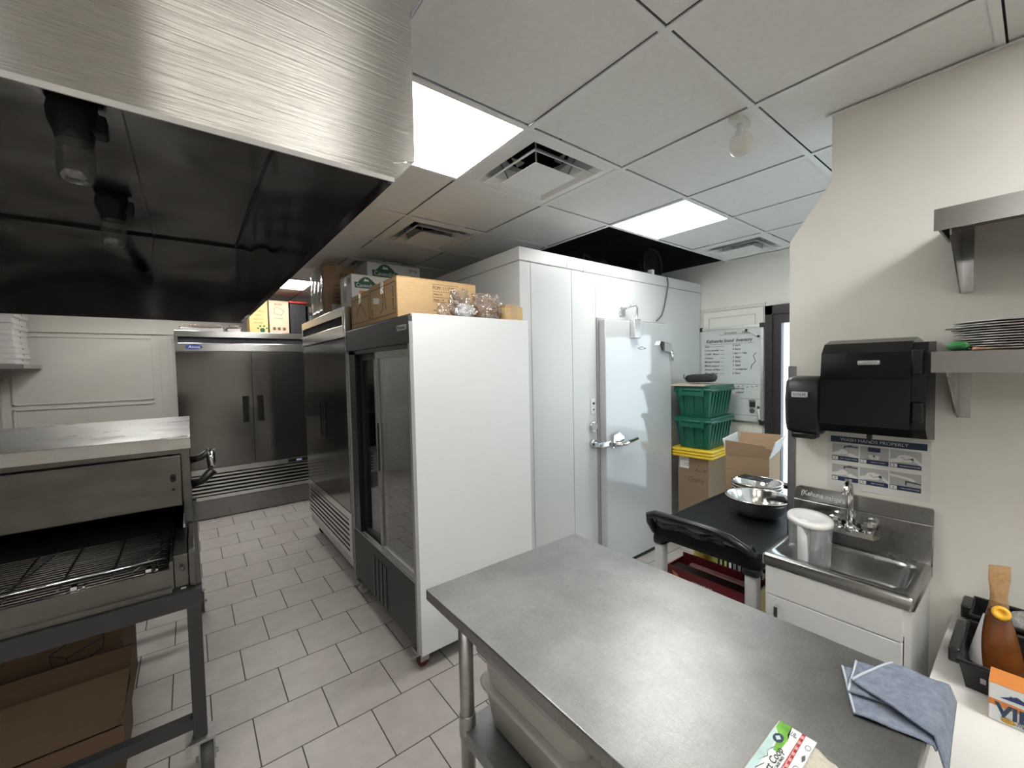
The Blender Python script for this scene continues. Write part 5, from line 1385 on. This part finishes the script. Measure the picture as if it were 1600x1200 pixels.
mb = MB().text('POLY SOCKETED', (FX - .0012, .010, KZ + .0155), *mX, .005, width=.07).text('COUNTER STACK', (FX - .0012, .010, KZ + .009), *mX, .005, width=.07)
mb.build('small_lettering', 'inkgrey', t)
MB().prism([(.035 + .012 * math.cos(a * PI / 10), KZ + .010 + .006 * math.sin(a * PI / 10)) for a in range(20)], 'x', FX - .0012, FX - .0003).build('gold_seal', 'cap', t)

# ------------------------------------------------------------------ steel work table
AX0, AX1, AY0, AY1, AT = .622, 1.366, .128, 1.312, .862
t = thing('work_table', 'stainless steel work table with round legs, a cloth and an egg carton on it', 'table', ((AX0 + AX1) / 2, (AY0 + AY1) / 2, 0))
MB().box(AX0, AX1, AY0, AY1, AT - .038, AT, .004).build('tabletop', 'table', t)
for (x, y) in ((.732, 1.235), (1.26, 1.235), (.732, .20), (1.26, .20)):
    lg = MB().cyl((x, y, .03), (x, y, AT - .04), .0255, 20).build('leg', 'galv', t)
    MB().lathe([(.030, 0), (.031, .02), (.029, .075), (.026, .08)], (x, y, .33), 20).build('leg_collar', 'galv', lg)
    MB().lathe([(.020, 0), (.028, .01), (.022, .03), (.02, .04)], (x, y, 0), 16).build('foot', 'castergrey', lg)
MB().box(.712, 1.28, .18, 1.255, .352, .366).box(.712, .716, .18, 1.255, .315, .352).box(1.276, 1.28, .18, 1.255, .315, .352).box(.716, 1.276, .18, .184, .315, .352).box(.716, 1.276, 1.251, 1.255, .315, .352).build('undershelf', 'undershelf', t)
MB().box(.70, 1.29, .165, 1.27, AT - .075, AT - .039).build('underframe', 'undershelf', t)
# tubs on the undershelf
def rbox(x0, x1, y0, y1, r): return lambda z, q: crring(x0 + q, x1 - q, y0 + q, y1 - q, z, r)
t = thing('food_tub', 'white food storage tub on the undershelf, below the covered tub', 'tub', (.97, .98, .367), 'food tubs under the table')
f = rbox(.775, 1.17, .72, 1.225, .05)
MB().loft([f(.368, .035), f(.375, .022), f(.50, .006), f(.508, -.008), f(.520, -.010), f(.523, -.002)]).build('tub_body', 'tub', t)
t = thing('food_tub', 'upper food storage tub with translucent grey lid under the work table', 'tub', (.97, .98, .525), 'food tubs under the table')
f = rbox(.765, 1.16, .735, 1.225, .055)
MB().loft([f(.5245, .030), f(.535, .02), f(.625, .008), f(.632, .004)]).build('tub_body', 'tub', t)
MB().loft([f(.633, -.006), f(.643, -.014), f(.668, -.012), f(.690, .012), f(.698, .03)]).build('tub_lid', 'tublid', t)
t = thing('wire_basket', 'dark wire mesh basket on the undershelf beside the tubs', 'basket', (.95, .55, .367))
mb = MB()
for k in range(15):
    mb.cyl((.76, .40 + k * .02, .37), (.745, .40 + k * .02, .56), .002, 5)
    mb.cyl((.745, .40 + k * .02, .56), (1.12, .40 + k * .02, .56), .002, 5)
for k in range(8): mb.tube([(.76 - k * .002, .40, .37 + k * .027), (.76 - k * .002, .69, .37 + k * .027)], .002, 5)
for k in range(16): mb.tube([(.745 + k * .025, .40, .562), (.745 + k * .025, .69, .562)], .002, 5)
o = mb.build('wire_mesh', 'black', t)
MB().tube([(.745, .395, .56), (1.12, .395, .56), (1.12, .695, .56), (.745, .695, .56)], .005, 8, True).build('basket_rim', 'galv', t)

# egg carton on the table
t = thing('egg_carton', 'pulp egg carton with a green and red printed paper label on the table', 'egg carton', (.73, .25, AT))
EZ = AT + .001
f2 = lambda z, q, r=.014: crring(.575 + q, .886 - q, .202 + q, .314 - q, z, r)
MB().loft([f2(EZ, .012), f2(EZ + .01, .006), f2(EZ + .035, .0)]).build('carton_base', 'pulp', t)
def lidf(u, v):
    x = .573 + .314 * u; y = .203 + .110 * v
    e = min(1, min(u, 1 - u) * 16) ** .5
    e2 = min(1, (v / .30 if v < .5 else (1 - v) / .06)) ** .6
    bmp_ = .0035 * math.sin(u * 6 * 2 * PI) * max(0, 1 - v / .34)
    return (x + .004 * math.sin(v * 19) * (u > .97), y - 1.2 * bmp_, EZ + .036 + .031 * e * e2 + bmp_)
MB().grid(lidf, 60, 24, .0015).build('carton_lid', 'pulp', t)
LZ = EZ + .0695
lab = MB().box(.60, .866, .212, .289, LZ, LZ + .0007).build('paper_label', 'label_white', t)
zt_ = LZ + .0008
pz = lambda pts, mat, nm: MB().prism(pts, 'z', zt_, zt_ + .0004).build(nm, mat, lab)
pz([(.866, .287), (.866, .2615), (.83, .256), (.79, .258), (.79, .268), (.83, .274), (.845, .287)], 'grass', 'grass_picture')
pz([(.80, .289), (.845, .289), (.83, .278), (.79, .272), (.72, .277), (.66, .272), (.62, .277), (.62, .289)], 'label_teal', 'sky_picture')
pz([(.866, .262), (.866, .243), (.842, .243), (.836, .248), (.836, .258), (.842, .262)], 'label_white', 'badge_panel')
pz([(.866, .241), (.866, .234), (.60, .226), (.60, .240)], 'gingham', 'gingham_strip')
mb = MB()
for k in range(16): mb.prism([(.605 + k * .0165, .227 + k * .0005), (.613 + k * .0165, .227 + k * .0005), (.613 + k * .0165, .233 + k * .0005), (.605 + k * .0165, .233 + k * .0005)], 'z', zt_ + .0004, zt_ + .0007).prism([(.613 + k * .0165, .233 + k * .0004), (.620 + k * .0165, .233 + k * .0004), (.620 + k * .0165, .239), (.613 + k * .0165, .239)], 'z', zt_ + .0004, zt_ + .0007)
mb.build('gingham_check', 'ginghamlight', lab)
MB().prism([(.822 + .012 * math.cos(a * PI / 12), .272 + .010 * math.sin(a * PI / 12)) for a in range(24)], 'z', zt_ + .0004, zt_ + .0008).build('blue_seal', 'navy', lab)
MB().prism([(.822 + .007 * math.cos(a * PI / 2), .272 + .006 * math.sin(a * PI / 2)) for a in range(4)], 'z', zt_ + .0008, zt_ + .0011).build('seal_diamond', 'label_teal', lab)
mb = MB().text('Comfort Coop', (.745, .258, zt_ + .0004), (1, 0, 0), (0, 1, 0), .015, .0003, .25, .11)
mb.text('CAGE FREE', (.77, .247, zt_ + .0004), (1, 0, 0), (0, 1, 0), .005, .0003)
for k in range(2): mb.tube([(.80 - .05 * k, .268, zt_), (.78 - .05 * k, .276, zt_), (.77 - .05 * k, .270, zt_), (.75 - .05 * k, .279, zt_)], .0007, 4)
mb.build('label_lettering', 'ink', lab)
mb = MB().text('18', (.852, .254, zt_ + .0005), (0, -1, 0), (1, 0, 0), .008, .0003).text('LARGE', (.846, .2535, zt_ + .0005), (0, -1, 0), (1, 0, 0), .004, .0003)
mb.prism([(.80, .217), (.812, .222), (.82, .218), (.81, .214)], 'z', zt_, zt_ + .0004)
for x in (.84, .78): mb.tube([(x + .006 * math.cos(a), .220 + .005 * math.sin(a), zt_) for a in [q * PI / 6 for q in range(12)]], .0006, 4, True)
mb.build('small_marks', 'inkgrey', lab)

for o_ in list(bpy.data.objects):
    if o_ == lab or o_.parent == lab:
        for v_ in o_.data.vertices:
            v_.co.y = (.2405 + (v_.co.y + .25 - .212) * .80) - .25
            v_.co.x += .0115
# microfibre cloth at the table corner
t = thing('cleaning_cloth', 'crumpled blue grey cleaning cloth draped over the steel table corner', 'cloth', (1.25, .17, AT))
def drape(P, lift):
    x, y, z = P
    if y < AY0 - .004:
        d = (AY0 - .004) - y
        return (x, AY0 - .010 - .35 * d, z - 1.0 * d)
    return P
def patch(A, B, C, D, z0, amp, seed, lift=0.):
    rnd = random.Random(seed); ph = [rnd.uniform(0, 6.28) for _ in range(4)]
    def f(u, v):
        x = (A[0] * (1 - u) + B[0] * u) * (1 - v) + (D[0] * (1 - u) + C[0] * u) * v
        y = (A[1] * (1 - u) + B[1] * u) * (1 - v) + (D[1] * (1 - u) + C[1] * u) * v
        z = z0 + lift * math.sin(PI * u) + amp * (1 + .6 * math.sin(7 * u + 4 * v + ph[0]) + .4 * math.sin(12 * v - 5 * u + ph[1]))
        return drape((x, y, z), 0)
    return f
lo = patch((1.105, .236), (1.255, .293), (1.345, .12), (1.135, .112), AT + .003, .0022, 1)
MB().grid(lo, 26, 22, .003).build('lower_fold', 'cloth', t)
mi = patch((1.16, .26), (1.292, .274), (1.34, .15), (1.20, .135), AT + .010, .0022, 2)
MB().grid(mi, 24, 20, .003).build('middle_fold', 'cloth', t)
up = patch((1.19, .260), (1.338, .214), (1.352, .088), (1.125, .062), AT + .017, .004, 3, .006)
MB().grid(up, 30, 26, .004).build('upper_fold', 'cloth', t)
mb = MB()
mb.tube([lo(q / 12, 0) for q in range(13)], .0026, 6).tube([mi(q / 12, 0) for q in range(13)], .0026, 6)
mb.tube([up(q / 14, 0) for q in range(15)], .0028, 6)
mb.build('hem', 'hem', t)
